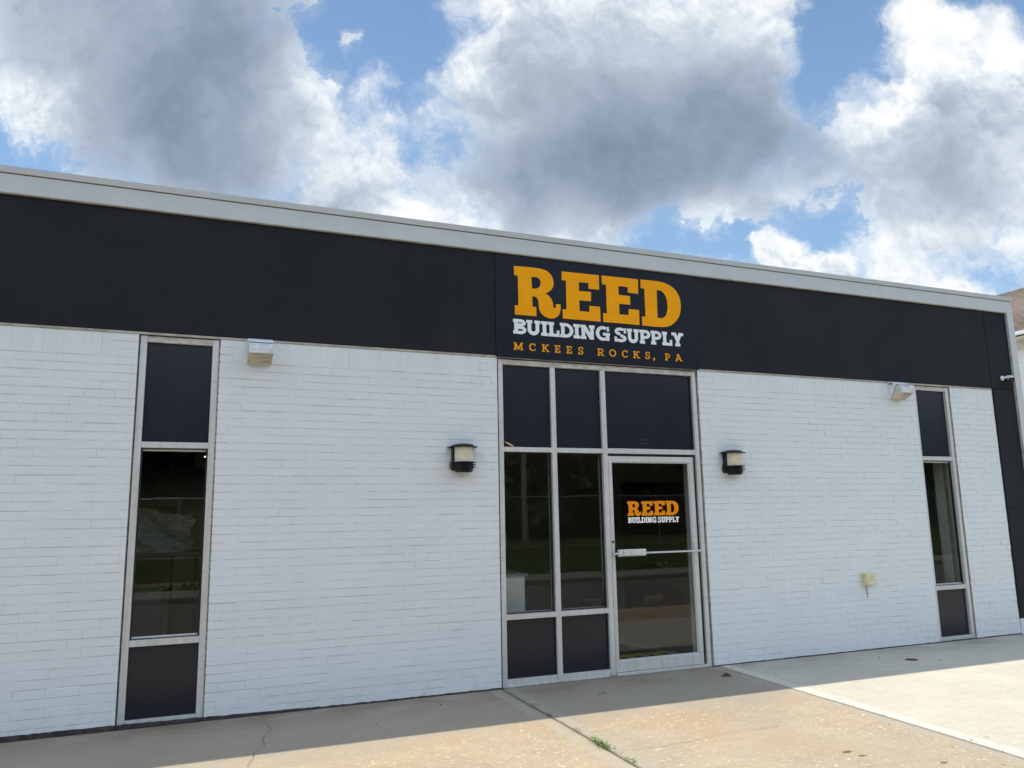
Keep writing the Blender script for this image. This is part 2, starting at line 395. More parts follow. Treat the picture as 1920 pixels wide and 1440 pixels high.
t.put(b.inputs['Base Color'], c); t.put(b.inputs['Normal'], t.bump(t.noise(o, 14, 5, .7), 1, .06)); M['lawn'] = m
M['dirt'] = speckled('bare_dirt', (.18, .13, .09), (.25, .19, .13), .95, 5)
def leafm(name, c1, c2):
    m, t, b = mat(name, c1, .6, .3)
    oi = t.new('ShaderNodeAttribute', attribute_name='tone').outputs['Fac']
    t.put(b.inputs['Base Color'], t.mix(oi, c1, c2)); return m
M['leaf'] = leafm('tree_leaves', (.014, .028, .009), (.050, .072, .020))
M['weed'] = leafm('weed_leaves', (.060, .130, .018), (.17, .27, .05))
M['dryweed'] = leafm('dry_weed', (.05, .035, .022), (.14, .10, .06))
M['bark'] = speckled('bark', (.07, .05, .035), (.14, .11, .08), .9, 12)
M['galv'] = speckled('galvanised_steel', (.42, .43, .44), (.30, .31, .32), .4, 10, metal=.3)
M['intwall'] = speckled('interior_wall_paint', (.52, .52, .49), (.48, .48, .45), .8, 2, 60, .1)
M['intwhite'] = speckled('white_drywall_return', (.70, .73, .72), (.66, .69, .69), .7, 2, 60, .1)
M['ceil'] = speckled('dark_ceiling_tile', (.10, .10, .09), (.14, .14, .13), .9, 6, 60, .1)
m, t, b = mat('interior_floor', (.16, .11, .09), .35, .5)
br = t.new('ShaderNodeTexBrick'); br.inputs['Scale'].default_value = 1.0
t.put(br.inputs['Vector'], t.obj()); br.inputs['Brick Width'].default_value = 1.2; br.inputs['Row Height'].default_value = .18
br.inputs['Mortar Size'].default_value = .003
for i, cc in enumerate(((.17, .12, .095), (.12, .085, .07), (.05, .04, .03))): br.inputs[i+1].default_value = cc+(1,)
t.l.new(br.outputs['Color'], b.inputs['Base Color']); M['floor'] = m
M['matblack'] = speckled('dark_mat_rubber', (.012, .015, .025), (.02, .022, .034), .9, 40, 200, .5, .003)
M['matyellow'] = speckled('yellow_mat_print', (.80, .62, .07), (.66, .50, .06), .9, 40, 200, .5, .003)
M['cabinet'] = speckled('white_cabinet_paint', (.86, .90, .91), (.82, .86, .87), .4, 3)
M['cabtop'] = speckled('grey_counter_top', (.30, .33, .36), (.24, .26, .29), .3, 12)
M['card'] = speckled('paper_card', (.60, .61, .56), (.54, .55, .50), .7, 6)
M['ink'] = mat('dark_print', (.05, .05, .05), .7)[0]
M['stickbrown'] = speckled('brown_sticker', (.007, .005, .004), (.009, .006, .005), .9, 30, spec=0)
M['stickgrey'] = speckled('grey_sticker_print', (.09, .085, .075), (.075, .068, .06), .9, 30, spec=.1)
m, t, b = mat('crinkled_plastic_wrap', (.62, .63, .68), .22, .7)
o = t.obj()
t.put(b.inputs['Normal'], t.bump(t.noise(t.vec('MULTIPLY', o, (1, 1, 2)), 9, 6, .7, dist=.6), 1, .09)); M['wrap'] = m
M['red'] = mat('red_plastic', (.55, .03, .02), .4)[0]
m = bpy.data.materials.new('lit_ceiling_panel'); m.use_nodes = True
t = NT(m.node_tree); t.n.clear(); e = t.new('ShaderNodeEmission'); e.inputs[0].default_value = (1, .95, .85, 1); e.inputs[1].default_value = 2.4
oo = t.new('ShaderNodeOutputMaterial'); t.l.new(e.outputs[0], oo.inputs[0]); M['litpanel'] = m
# house
m, t, b = mat('white_lap_siding', (.76, .77, .76), .5)
M['siding'] = speckled('white_lap_siding', (.74, .75, .74), (.66, .66, .65), .5, 3)
m, t, b = mat('brown_shingles', (.25, .2, .18), .9, .2)
o = t.obj()
br = t.new('ShaderNodeTexBrick'); t.put(br.inputs['Vector'], t.vec('ADD', t.comb(t.sep(o)[1], t.math('MULTIPLY', t.sep(o)[0], 1.195)), (0, 0, 0)))
br.inputs['Scale'].default_value = 1; br.inputs['Brick Width'].default_value = .30; br.inputs['Row Height'].default_value = .145; br.inputs['Mortar Size'].default_value = .012
for i, cc in enumerate(((.185, .145, .13), (.125, .098, .088), (.035, .027, .024))): br.inputs[i+1].default_value = cc+(1,)
c = t.mix(t.ramp(t.noise(o, .8, 4, .6), .4, .6, 0, .5), br.outputs['Color'], (.25, .21, .185))
t.put(b.inputs['Base Color'], c); M['shingle'] = m
M['brown_brick'] = speckled('chimney_brick', (.13, .10, .09), (.2, .16, .14), .9, 20)
M['cream'] = speckled('cream_trim', (.60, .56, .48), (.52, .48, .41), .6, 6)
M['roofmembrane'] = speckled('roof_membrane', (.2, .2, .2), (.28, .28, .27), .9, 3)

# ------------------------------------------------------------------ mesh helpers
class MB:
    def __init__(s): s.v = []; s.f = []; s.mi = []
    def add(s, vs, fs, mi=0):
        b0 = len(s.v); s.v += [tuple(p) for p in vs]
        for f in fs: s.f.append([b0+i for i in f]); s.mi.append(mi)
    def box(s, x0, x1, y0, y1, z0, z1, mi=0):
        vs = [(x, y, z) for z in (z0, z1) for y in (y0, y1) for x in (x0, x1)]
        s.add(vs, [(0, 2, 3, 1), (4, 5, 7, 6), (0, 1, 5, 4), (2, 6, 7, 3), (0, 4, 6, 2), (1, 3, 7, 5)], mi); return s
    def extrude_x(s, prof, x0, x1, mi=0):   # prof: list (y,z)
        n = len(prof)
        vs = [(x0, y, z) for y, z in prof]+[(x1, y, z) for y, z in prof]
        fs = [[i, (i+1) % n, n+(i+1) % n, n+i] for i in range(n)]+[list(range(n-1, -1, -1)), list(range(n, 2*n))]
        s.add(vs, fs, mi); return s
    def prism(s, pts, z0, z1, mi=0):        # pts (x,y)
        n = len(pts)
        vs = [(x, y, z0) for x, y in pts]+[(x, y, z1) for x, y in pts]
        fs = [[i, (i+1) % n, n+(i+1) % n, n+i] for i in range(n)]+[list(range(n-1, -1, -1)), list(range(n, 2*n))]
        s.add(vs, fs, mi); return s
    def prism_y(s, pts, y0, y1, mi=0):      # pts (x,z)
        n = len(pts)
        vs = [(x, y0, z) for x, z in pts]+[(x, y1, z) for x, z in pts]
        fs = [[i, (i+1) % n, n+(i+1) % n, n+i] for i in range(n)]+[list(range(n-1, -1, -1)), list(range(n, 2*n))]
        s.add(vs, fs, mi); return s
    def tube(s, pts, r, n=8, mi=0, cap=True):
        rings = []
        rs = r if isinstance(r, (list, tuple)) else [r]*len(pts)
        for i, p in enumerate(pts):
            p = Vector(p); a = Vector(pts[max(0, i-1)]); c = Vector(pts[min(len(pts)-1, i+1)])
            d = (c-a).normalized(); up = Vector((0, 0, 1)) if abs(d.z) < .9 else Vector((1, 0, 0))
            e1 = d.cross(up).normalized(); e2 = d.cross(e1)
            rings.append([p+e1*rs[i]*math.cos(2*math.pi*k/n)+e2*rs[i]*math.sin(2*math.pi*k/n) for k in range(n)])
        vs = [q for rg in rings for q in rg]; fs = []
        for i in range(len(pts)-1):
            for k in range(n): fs.append([i*n+k, i*n+(k+1) % n, (i+1)*n+(k+1) % n, (i+1)*n+k])
        if cap: fs += [list(range(n-1, -1, -1)), [(len(pts)-1)*n+k for k in range(n)]]
        s.add(vs, fs, mi); return s
    def lathe(s, prof, cx, cy, n=28, a0=0, a1=2*math.pi, mi=0):    # prof (r,z)
        full = abs(a1-a0-2*math.pi) < 1e-6
        m_ = n if full else n+1
        vs = []; fs = []
        for i in range(m_):
            a = a0+(a1-a0)*i/n
            for r_, z in prof: vs.append((cx+r_*math.cos(a), cy+r_*math.sin(a), z))
        k = len(prof)
        for i in range(n):
            j = (i+1) % m_
            for q in range(k-1): fs.append([i*k+q, j*k+q, j*k+q+1, i*k+q+1])
        s.add(vs, fs, mi); return s
    def obj(s, name, mats, parent=None, bevel=0.0, smooth=False, loc=None):
        me = bpy.data.meshes.new(name); me.from_pydata(s.v, [], s.f)
        if not isinstance(mats, (list, tuple)): mats = [mats]
        for m_ in mats: me.materials.append(m_)
        if len(mats) > 1: me.polygons.foreach_set('material_index', s.mi)
        me.update()
        bm = bmesh.new(); bm.from_mesh(me); bmesh.ops.recalc_face_normals(bm, faces=bm.faces)
        if bevel:
            ed = [e for e in bm.edges if len(e.link_faces) == 2 and e.calc_face_angle(0) > .6]
            bmesh.ops.bevel(bm, geom=ed, offset=bevel, segments=2, affect='EDGES', profile=.6, clamp_overlap=True)
        bm.to_mesh(me); bm.free()
        if smooth:
            me.polygons.foreach_set('use_smooth', [True]*len(me.polygons))
            me.set_sharp_from_angle(angle=rad(40))
        o = bpy.data.objects.new(name, me); col.objects.link(o)
        if parent is not None: o.parent = parent; 
        return o
def rawmesh(name, verts, faces, mats, parent=None, tone=None, mi=None):
    me = bpy.data.meshes.new(name); me.from_pydata(verts, [], faces)
    if not isinstance(mats, (list, tuple)): mats = [mats]
    for m_ in mats: me.materials.append(m_)
    if mi is not None: me.polygons.foreach_set('material_index', mi)
    if tone is not None:
        a = me.attributes.new('tone', 'FLOAT', 'FACE'); a.data.foreach_set('value', tone)
    me.update()
    o = bpy.data.objects.new(name, me); col.objects.link(o); o.parent = parent
    return o
def empty(name, loc, label, cat, group=None):
    o = bpy.data.objects.new(name, None); o.empty_display_size = .2; col.objects.link(o); o.location = loc
    o['label'] = label; o['category'] = cat
    if group: o['group'] = group
    return o
def tag(o, label, cat, group=None):
    o['label'] = label; o['category'] = cat
    if group: o['group'] = group
    return o
def struct(o): o['kind'] = 'structure'; return o

# ------------------------------------------------------------------ ground
struct(MB().prism([(-400, -400), (400, -400), (400, 400), (-400, 400)], -.6, -.12).obj('ground', M['lawn']))
j1 = lambda y: J1[0]+J1[1]*y+.006*math.sin(y*3.1)
j2 = lambda y: J2[0]+J2[1]*y+.005*math.sin(y*2.3+1)
YE = -4.9
def edge_pts(fn, dx, rev=False):
    ys = np.linspace(0.03, YE, 26)
    p = [(fn(y)+dx+random.uniform(-.0015, .0015), y) for y in ys]
    return p[::-1] if rev else p
g = .0055
struct(MB().prism([(-14, .03)]+edge_pts(j1, -g)+[(-14, YE)], -.1, 0).obj('pavement', M['conc_a']))
struct(MB().prism(edge_pts(j1, g, True)+edge_pts(j2, -.003), -.1, 0).obj('entrance_pavement', M['conc_b']))
struct(MB().prism([(j2(y_)+.002, y_) for y_ in np.linspace(-3.44, .03, 18)]+[(30, .03), (30, -3.44)], -.1, .003).obj('side_pavement', M['conc_c']))
for ya_, yb_ in ((-3.452, -4.02), (-4.035, YE)): struct(MB().prism([(4.80 if yb_ != YE else 4.79, yb_), (j2(ya_)+.004, ya_), (30, ya_), (30, yb_)], -.1, 0).obj('old_pavement', M['conc_a']))
struct(MB().box(-14, 30, YE, .03, -.115, -.028).obj('pavement_bed', M['crackdirt']))
struct(MB().box(10.3, 20.2, .04, 40, -.11, -.01).obj('bounce_slab', M['bounce_conc']))  # unseen slab, added so green lawn bounce stays off the house siding
struct(MB().box(-120, 120, -10.4, YE-.01, -.3, -.02).obj('road', M['asphalt']))
struct(MB().box(-120, 120, -10.55, -10.4, -.3, .10).obj('kerb', M['kerb'], bevel=.02))
struct(MB().box(-120, 120, -12.4, -10.55, -.3, .085).obj('sidewalk', M['kerb']))
struct(MB().box(-120, 120, -400, -12.4, -.3, .05).obj('grass_field', M['lawn']))
struct(MB().box(-120, 1.5, -15.4, -13.9, -.3, .07).obj('path', M['dirt']))
def ribbon(name, pts, w0, z, m, wr=.5):
    mb = MB(); L = []; R = []
    for i, p in enumerate(pts):
        a = Vector(pts[max(0, i-1)]); c = Vector(pts[min(len(pts)-1, i+1)]); d = (c-a).normalized()
        n = Vector((-d.y, d.x)); ww = w0*(1+random.uniform(-wr, wr))*.5
        L.append((p[0]+n.x*ww, p[1]+n.y*ww)); R.append((p[0]-n.x*ww, p[1]-n.y*ww))
    vs = [(x, y, z) for x, y in L]+[(x, y, z) for x, y in R]; n = len(L)
    mb.add(vs, [(i, n+i, n+i+1, i+1) for i in range(n-1)])
    o = mb.obj(name, m); return o
def jag(pts, per=.045, amp=.012):
    out = []
    for a, c in zip(pts[:-1], pts[1:]):
        a = Vector(a); c = Vector(c); n = max(2, int((c-a).length/per))
        for k in range(n):
            p = a.lerp(c, k/n); out.append((p.x+random.uniform(-amp, amp), p.y+random.uniform(-amp, amp)))
    out.append(tuple(pts[-1])); return out
struct(ribbon('pavement_crack', jag([(0.696, -.03), (.690, -.30), (.712, -.50), (.704, -.56), (.628, -.76), (.615, -.98), (.547, -1.114), (.524, -1.275), (.478, -1.44), (.40, -1.9), (.42, -2.6)]), .0030, .0015, M['crackdirt'], .7))
struct(ribbon('pavement_crack', jag([(2.70, -2.143), (2.947, -2.178), (3.31, -2.17), (3.7, -2.10), (4.1, -2.13)]), .0024, .0016, M['crackdirt'], .7))

# ------------------------------------------------------------------ building
BX0, BX1 = -6.0, 10.246
B = empty('commercial_building', (2.2, 0, 0), 'long low white brick building with charcoal band and grey roof coping', 'building')
BP = Vector(B.location)
class PB(MB):
    def obj(s, name, mats, parent=None, **kw):
        o = super().obj(name, mats, parent, **kw)
        return o
def setp(o, parent):
    o.parent = parent; o.matrix_parent_inverse = parent.matrix_world.inverted() if parent.type != 'EMPTY' else Matrix.Translation(-Vector(parent.location))
    return o
def bpart(mb, name, mats, parent=None, **kw):
    o = mb.obj(name, mats, None, **kw)
    p = parent or B
    if p is B: setp(o, B)
    else:
        o.parent = p; o.matrix_parent_inverse = Matrix.Identity(4)   # meshes are in world coordinates, part itself carries B's offset
        o.matrix_parent_inverse = Matrix.Identity(4)
    return o
ZT = 3.065
segs = [(BX0, -.372, .0, .2), (.256, 2.774, .2, .2), (5.104, 8.311, .2, .2), (8.926, 9.700, .2, 0)]
CH = 2.870/42; BL = .2160
V_ = []; F_ = []; T_ = []; MI_ = []
def brick(x0, x1, z0, z1, hj, y0=0.0, vs=1.0):
    # face with weathered bed joint: sharp undercut at the bottom, sloping top of the joint below
    dv = vs*random.choice((.0007, .0011, .0015, .0020, .0028)); yf = y0+random.uniform(-.0011, .0011)
    dj = random.uniform(.0012, .0022)*hj
    if random.random() < .14: dj *= .35
    jz = .0042+random.uniform(-.0008, .0008); jx = .0035
    st = .0052*hj+.0005
    zb = z0+jz*.55; zt = z1-jz*.55-st
    b0 = len(V_)
    V_.extend([(x0, yf+dv, zb), (x1, yf+dv, zb), (x1, yf+dv, zt), (x0, yf+dv, zt),          # outer verticals
               (x0+jx, yf, zb), (x1-jx, yf, zb), (x1-jx, yf, zt), (x0+jx, yf, zt),             # face
               (x0, y0+dj, zb), (x1, y0+dj, zb),                                                # undercut back
               (x0, y0+dj, zt+st+jz*.3), (x1, y0+dj, zt+st+jz*.3),                              # back of slope at top
               (x0, y0+dj, z0-jz*.75), (x1, y0+dj, z0-jz*.75)])
    tn = random.random()**2
    for f, mi in (((4, 5, 6, 7), 0), ((0, 4, 7, 3), 0), ((5, 1, 2, 6), 0), ((0, 1, 5, 4), 0), ((7, 6, 2, 3), 0),
                  ((8, 9, 1, 0), 1), ((3, 2, 11, 10), 0), ((12, 13, 9, 8), 1)):
        F_.append([b0+i for i in f]); MI_.append(mi); T_.append(tn)
for si, (xa, xb, ql, qr) in enumerate(segs):
    for k in range(42):
        z0 = k*CH; z1 = z0+CH
        off = .452 if k % 2 == 0 else .452+BL/2
        off += random.uniform(-.004, .004)
        n0 = math.floor((xa-off)/BL)
        xs = [xa]
        x = off+(n0+1)*BL
        while x < xb-.03:
            if x > xa+.03: xs.append(x+random.uniform(-.003, .003))
            x += BL
        xs.append(xb)
        for a, c in zip(xs[:-1], xs[1:]): brick(a, c, z0, z1, 1.0)
    z0 = 42*CH
    # quoin courses at the opening, soldiers between
    for (qa, qb) in ((xa, xa+ql), (xb-qr, xb)):
        if qb-qa > .05:
            hh = (ZT-z0)/3
            for r in range(3):
                if r % 2: brick(qa, qb, z0+r*hh, z0+(r+1)*hh, .7)
                else:
                    mid = (qa+qb)/2; brick(qa, mid, z0+r*hh, z0+(r+1)*hh, .7); brick(mid, qb, z0+r*hh, z0+(r+1)*hh, .7)
    x = xa+ql; nS = max(1, round((xb-qr-x)/.0685)); ws = (xb-qr-x)/nS
    for i in range(nS):
        brick(x+i*ws, x+(i+1)*ws, z0, ZT, .8, 0.0, .45)
wallo = rawmesh('brick_wall', V_, F_, [M['brick'], M['mortar']], None, T_, MI_)
setp(wallo, B)
# masonry core behind the face bricks (jambs of the openings)
for xa, xb, _, _ in segs: bpart(MB().box(xa+.0005, xb-.0005, .0088, .22, -.05, ZT), 'wall_core', M['rawbrick'])
# painted return edge along the left jambs of openings is unseen; raw brick edge on the right window's far jamb
rv = [MB(), MB(), MB()]
for k in range(44):
    z0 = k*CH
    rv[0].box(8.9175+random.uniform(-.003, .002), 8.9262, .004+random.uniform(0, .002), .05, z0+.005, z0+CH-.004)
    rv[1].box(.2465+random.uniform(-.001, .001), .2564, .006, .05, z0+.005, z0+CH-.004)
    rv[2].box(5.0945+random.uniform(-.002, .001), 5.1043, .005, .05, z0+.005, z0+CH-.004)
for q_ in rv: bpart(q_, 'brick_reveal', M['rawbrick'])
# rough strip between brick and corner panel
bpart(MB().box(9.7008, 9.716, .006, .10, 0, ZT), 'corner_sealant', M['fascia'])
# upper band
band = MB(); band.box(BX0, 9.690, -.012, .22, 3.083, 4.122); 
bpart(band, 'stucco_band', M['stucco'], bevel=.004)
sidep = MB(); sidep.box(9.698, 10.118, -.012, .22, 3.090, 4.122); sidep.box(9.718, 10.118, -.010, .22, 1.551, 3.082); sidep.box(9.718, 10.118, -.010, .22, .190, 1.543)
bpart(sidep, 'corner_panel', M['stucco'], bevel=.003)
bpart(MB().box(9.69, 10.117, .002, .21, .185, 4.12), 'panel_joint_backing', M['gasket'])
bpart(MB().box(9.7185, 10.20, -.006, .2, 0, .187), 'plinth', M['whitemetal'], bevel=.004)
# flashing under the band
fl = MB(); fl.box(BX0, 9.69, -.008, .02, 3.0655, 3.0825)
bpart(fl, 'band_flashing', M['flange'])
# fascia + coping
fa = MB(); fa.box(BX0, BX1-.012, -.040, .25, 4.128, 4.286)
bpart(fa, 'fascia', M['fascia'], bevel=.004)
bpart(MB().box(BX0, 10.118, -.034, .2, 4.1225, 4.1275), 'fascia_trim', M['flange'])
cp = MB(); cp.extrude_x([(-.052, 4.2925), (-.056, 4.344), (.30, 4.325), (.30, 4.2925)], BX0-.01, BX1)
bpart(cp, 'coping', M['coping'])
bpart(MB().box(BX0, BX1-.02, -.035, .25, 4.2862, 4.2922), 'coping_shadow_gap', M['gasket'])
# corner pilaster
pil = MB(); pil.box(10.128, BX1-.004, -.040, .25, 0, 4.1275)
bpart(pil, 'corner_pilaster', M['fascia'], bevel=.004)
pf = MB(); pf.box(10.1185, 10.1275, -.020, .2, .0, 4.122); pf.box(10.1235, 10.1275, -.036, -.0205, 0, 4.122)
bpart(pf, 'corner_flange', M['flange'])
# body: side walls, back, roof
body = MB(); body.box(10.05, BX1-.006, .25, 12, 0, 4.29); body.box(BX0, BX0+.2, .22, 12, 0, 4.29); body.box(BX0, BX1, 12, 12.2, 0, 4.29)
bpart(body, 'rear_and_side_walls', M['fascia'])
bpart(MB().box(BX0+.2, 10.05, .25, 12, 3.9, 4.1), 'roof_deck', M['roofmembrane'])
# interior shell
ish = MB(); ish.box(BX0+.2, 10.05, .225, 12, -.1, .015)
bpart(ish, 'interior_floor', M['floor'])
bpart(MB().box(BX0+.2, 10.05, .23, 12, 2.75, 2.85), 'ceiling', M['ceil'])
for xa, xb, _, _ in segs: bpart(MB().box(max(xa+.0, BX0+.2), min(xb, 10.04), .221, .36, .016, 2.75), 'drywall_return', M['intwhite'])
ip = MB(); ip.box(1.2, 6.79, 4.6, 4.72, .016, 2.749); ip.box(8.0, 10.04, 4.6, 4.72, .016, 2.749); ip.box(6.7901, 7.9999, 4.6, 4.72, 2.1, 2.749); ip.box(-5.7, -.9, 3.6, 3.72, .016, 2.749); ip.box(BX0+.21, 10.04, 11.85, 11.99, .016, 2.749)
ip.box(1.2, 1.3, .36, 4.6, .016, 2.749)
bpart(ip, 'partition', M['intwall'])

def local_part(mb, name, mats, parent, **kw):
    """sub-part whose mesh is in world coordinates, parented to a part that is itself in world coordinates"""
    o = mb.obj(name, mats, None, **kw); o.parent = parent; return o
FY = .012      # frame face plane
def rail_h(mb, x0, x1, z0, z1, y0=FY, dep=.10): mb.box(x0, x1, y0, y0+dep, z0, z1)
# ---- slim windows
def slim_window(x0, x1, first):
    fr = MB()
    fr.box(x0, x0+.05, FY, .12, .004, 3.058); fr.box(x1-.05, x1, FY, .12, .004, 3.058)
    a, c = x0+.0505, x1-.0505
    fr.box(a, c, FY+.002, .12, 2.136, 2.184); fr.box(a, c, FY+.002, .12, .592, .640); fr.box(a, c, FY+.002, .12, .006, .052)
    wdw = bpart(fr, 'window', M['alu'], bevel=.0025)
    local_part(MB().box(a, c, FY+.003, .12, 3.008, 3.057), 'head_rail', M['stained'], wdw, bevel=.002)
    for za, zb_ in ((.641, .662), (2.112, 2.1355)): local_part(MB().box(a, c, .060, .072, za, zb_), 'glazing_stop', M['coping'], wdw, bevel=.004)
    gk = MB(); gk.box(a, a+.012, .052, .075, .642, 2.134); gk.box(c-.012, c, .052, .075, .642, 2.134); gk.box(a+.0125, c-.0125, .053, .0595, .6405, .647); gk.box(a+.0125, c-.0125, .053, .0595, 2.128, 2.1345)
    local_part(gk, 'gasket', M['gasket'], wdw)
    local_part(MB().box(a+.002, c-.002, .0760, .0800, .6405, 2.1355), 'glass_pane', M['glass'], wdw)
    local_part(MB().box(a+.001, c-.001, .046, .056, 2.1845, 3.0075), 'upper_panel', M['panel'], wdw)
    pn = MB(); pn.box(a+.001, c-.001, .046, .056, .0525, .5915)
    local_part(pn, 'lower_panel', M['panel'], wdw)
    local_part(MB().box(x0-.012, x0-.0008, FY+.01, .05, 0, 3.06), 'perimeter_caulk', M['caulk'], wdw); local_part(MB().box(x1+.0008, x1+.006, FY+.014, .05, 0, 3.06), 'perimeter_caulk', M['caulk'], wdw)
    return wdw
w1 = slim_window(-.359, .246, True)
w1['label'] = 'narrow full-height window left of the entrance, ceiling lights showing in it'
w2 = slim_window(8.300, 8.911, False)
w2['label'] = 'narrow full-height window near the right corner, white drywall inside'
# ---- entrance storefront
X = [2.790, 2.838, 3.350, 3.401, 3.915, 3.969, 5.034, 5.084]
fr = MB()
fr.box(X[0], X[1], FY, .125, .004, 3.056); fr.box(X[6], X[7], FY, .125, .004, 3.056)
fr.box(X[2], X[3], FY+.001, .125, .004, 3.004); fr.box(X[4], X[5], FY+.0015, .125, .004, 3.004)
for a, c in ((X[1], X[2]), (X[3], X[4])):
    fr.box(a+.0004, c-.0004, FY+.003, .12, 2.154, 2.200); fr.box(a+.0004, c-.0004, FY+.003, .12, .596, .643); fr.box(a+.0004, c-.0004, FY+.006, .12, .022, .070)
    fr.box(a+.0004, c-.0004, FY-.006, .12, .003, .0215)
fr.box(X[5]+.0004, X[6]-.0004, FY+.003, .12, 2.154, 2.205)
sf = bpart(fr, 'storefront_window', M['alu'], bevel=.0025)
hr = MB(); hr.box(X[1]+.001, X[6]-.001, FY+.0025, .12, 3.0055, 3.055)
local_part(hr, 'head_rail', M['stained'], sf, bevel=.002)
for i, (a, c) in enumerate(((X[1], X[2]), (X[3], X[4]))):
    local_part(MB().box(a+.004, c-.004, .0760, .0800, .6435, 2.1535), 'glass_pane', M['glass'], sf)
    local_part(MB().box(a+.001, c-.001, .050, .060, 2.2005, 3.0050), 'upper_panel', M['panel'], sf)
    local_part(MB().box(a+.001, c-.001, .050, .060, .0705, .5955), 'lower_panel', M['panel'], sf)
    gk = MB(); gk.box(a+.001, a+.012, .056, .0755, .644, 2.153); gk.box(c-.014, c-.001, .050, .0755, .644, 2.153); gk.box(a+.0125, c-.0145, .058, .0755, .6435, .653); gk.box(a+.0125, c-.0145, .058, .0755, 2.143, 2.1535)
    local_part(gk, 'gasket', M['gasket'], sf)
    local_part(MB().box(c-.010, c-.001, .040, .0495, .071, .595), 'gasket', M['gasket'], sf); local_part(MB().box(c-.006, c-.001, .043, .0495, 2.2005, 3.005), 'gasket', M['gasket'], sf)
    local_part(MB().box(a+.013, c-.015, .0815, .095, .6435, .658), 'glazing_stop', M['coping'], sf)
local_part(MB().box(X[6]-.014, X[6]-.001, .040, .0495, 2.2055, 3.005), 'gasket', M['gasket'], sf)
tp_ = local_part(MB().box(X[5]+.001, X[6]-.001, .050, .060, 2.2055, 3.0050), 'transom_panel', M['panel'], sf)
for zz, xx0 in ((2.300, 4.375), (2.300, 4.433), (2.262, 4.378), (2.262, 4.437)):
    sm_ = MB(); xq = xx0
    while xq < xx0+.040:
        wq = random.uniform(.006, .014)
        sm_.box(xq, xq+wq, .0492, .0498, zz+random.uniform(-.002, .001), zz+random.uniform(.004, .008))
        xq += wq+random.uniform(.001, .004)
    local_part(sm_, 'illegible_text', M['stickgrey'], sf)  # dashes standing for two illegible lines of tiny text
cb = MB(); cb2 = MB()
x_ = 0
for k in range(60):
    z0 = k*.051; ww = .006+random.uniform(0, .008)
    cb.box(X[0]-.0125, X[0]-.0125+ww, FY+.006, .05, z0, z0+.0509); cb2.box(X[7]+.001, X[7]+.005+ww*.7, FY+.010, .05, z0, z0+.0509)
local_part(cb, 'perimeter_caulk', M['caulk'], sf); local_part(cb2, 'perimeter_caulk', M['caulk'], sf)
# ---- door
dx0, dx1 = 3.976, 5.000
df_ = MB()
df_.box(dx0, dx0+.040, FY+.010, .075, .034, 2.128); df_.box(dx1-.050, dx1, FY+.010, .075, .034, 2.128)
df_.box(dx0+.0405, dx1-.0505, FY+.011, .075, 2.070, 2.127); df_.box(dx0+.0405, dx1-.0505, FY+.009, .075, .035, .140)
door = bpart(df_, 'door', M['alu'], bevel=.003)
door['label'] = 'glass entrance door with lettering and push bar'
local_part(MB().box(dx0+.041, dx1-.051, .046, .050, .1405, 2.0695), 'glass_pane', M['glass'], door)
bs = MB(); bs.box(dx1-.0635, dx1-.051, .030, .0455, .141, 2.069); bs.box(dx0+.041, dx0+.045, .034, .0455, .141, 2.069); bs.box(dx0+.0455, dx1-.064, .034, .0455, .1405, .150); bs.box(dx0+.0455, dx1-.064, .034, .0455, 2.060, 2.0695)
local_part(bs, 'glazing_stop', M['coping'], door)
jb = MB(); jb.box(dx1+.004, X[6]-.0005, .040, .12, .03, 2.1535); jb.box(X[5]+.0005, dx0-.002, .040, .12, .03, 2.1535); jb.box(X[5]+.001, X[6]-.001, .045, .12, 2.130, 2.1535)
bpart(jb, 'door_jamb', M['gasket'])
bpart(MB().box(X[5]+.001, X[6]-.001, -.004, .12, .003, .030), 'threshold', M['alu'], bevel=.003)
pb = MB(); pb.box(dx0+.004, dx1+.004, -.038, -.024, 1.152, 1.169); pb.box(dx0+.004, dx0+.020, -.022, .0218, 1.152, 1.168); pb.box(dx1-.012, dx1+.004, -.022, .0218, 1.152, 1.168)
local_part(pb, 'push_bar', M['alu'], door, bevel=.003)
pc = MB(); pc.extrude_x([(-.052, 1.132), (-.064, 1.142), (-.064, 1.190), (-.054, 1.200), (-.012, 1.200), (-.012, 1.132)], dx0+.092, dx0+.345)
pc.extrude_x([(-.040, 1.130), (-.050, 1.140), (-.050, 1.186), (-.042, 1.198), (-.012, 1.198), (-.012, 1.130)], dx0+.045, dx0+.0915)
local_part(pc, 'latch_cover', M['alu'], door, bevel=.002)
kl = MB(); kl.lathe([(0, 0), (.011, 0), (.012, .003), (.012, .006)], 0, 0, 14)
kl.v = [(dx0+.018+x, FY+.010-z, 1.275+y) for x, y, z in kl.v]
local_part(kl, 'lock_cylinder', M['lampblack'], door)
# lower closed frame line: foot of storefront
# ---- tar/backer strip along the foot of the wall, irregular
fs = MB()
for (xa, xb) in ((BX0, 2.785), (5.09, 9.72)):
    n = int((xb-xa)/.035); xs = np.linspace(xa, xb, n+1)
    wv = [.008+random.uniform(0, .009)+.020*max(0, min(1, (1.1-x)/1.2)) for x in xs]
    vs = [(x, .008, .0045+.004*random.random()) for x in xs]+[(x, -wv[i], .0022) for i, x in enumerate(xs)]+[(x, .008, .012+.006*random.random()) for x in xs]
    fs.add(vs, [(i, n+1+i, n+2+i, i+1) for i in range(n)])
    vs2 = [(x, -.0045, .002) for x in xs]+[(x, -.0016, .011+random.uniform(0, .005)+.022*max(0, min(1, (1.3-x)/1.6))) for x in xs]
    fs.add(vs2, [(i, n+1+i, n+2+i, i+1) for i in range(n)])
bpart(fs, 'base_joint_seal', M['tar'])

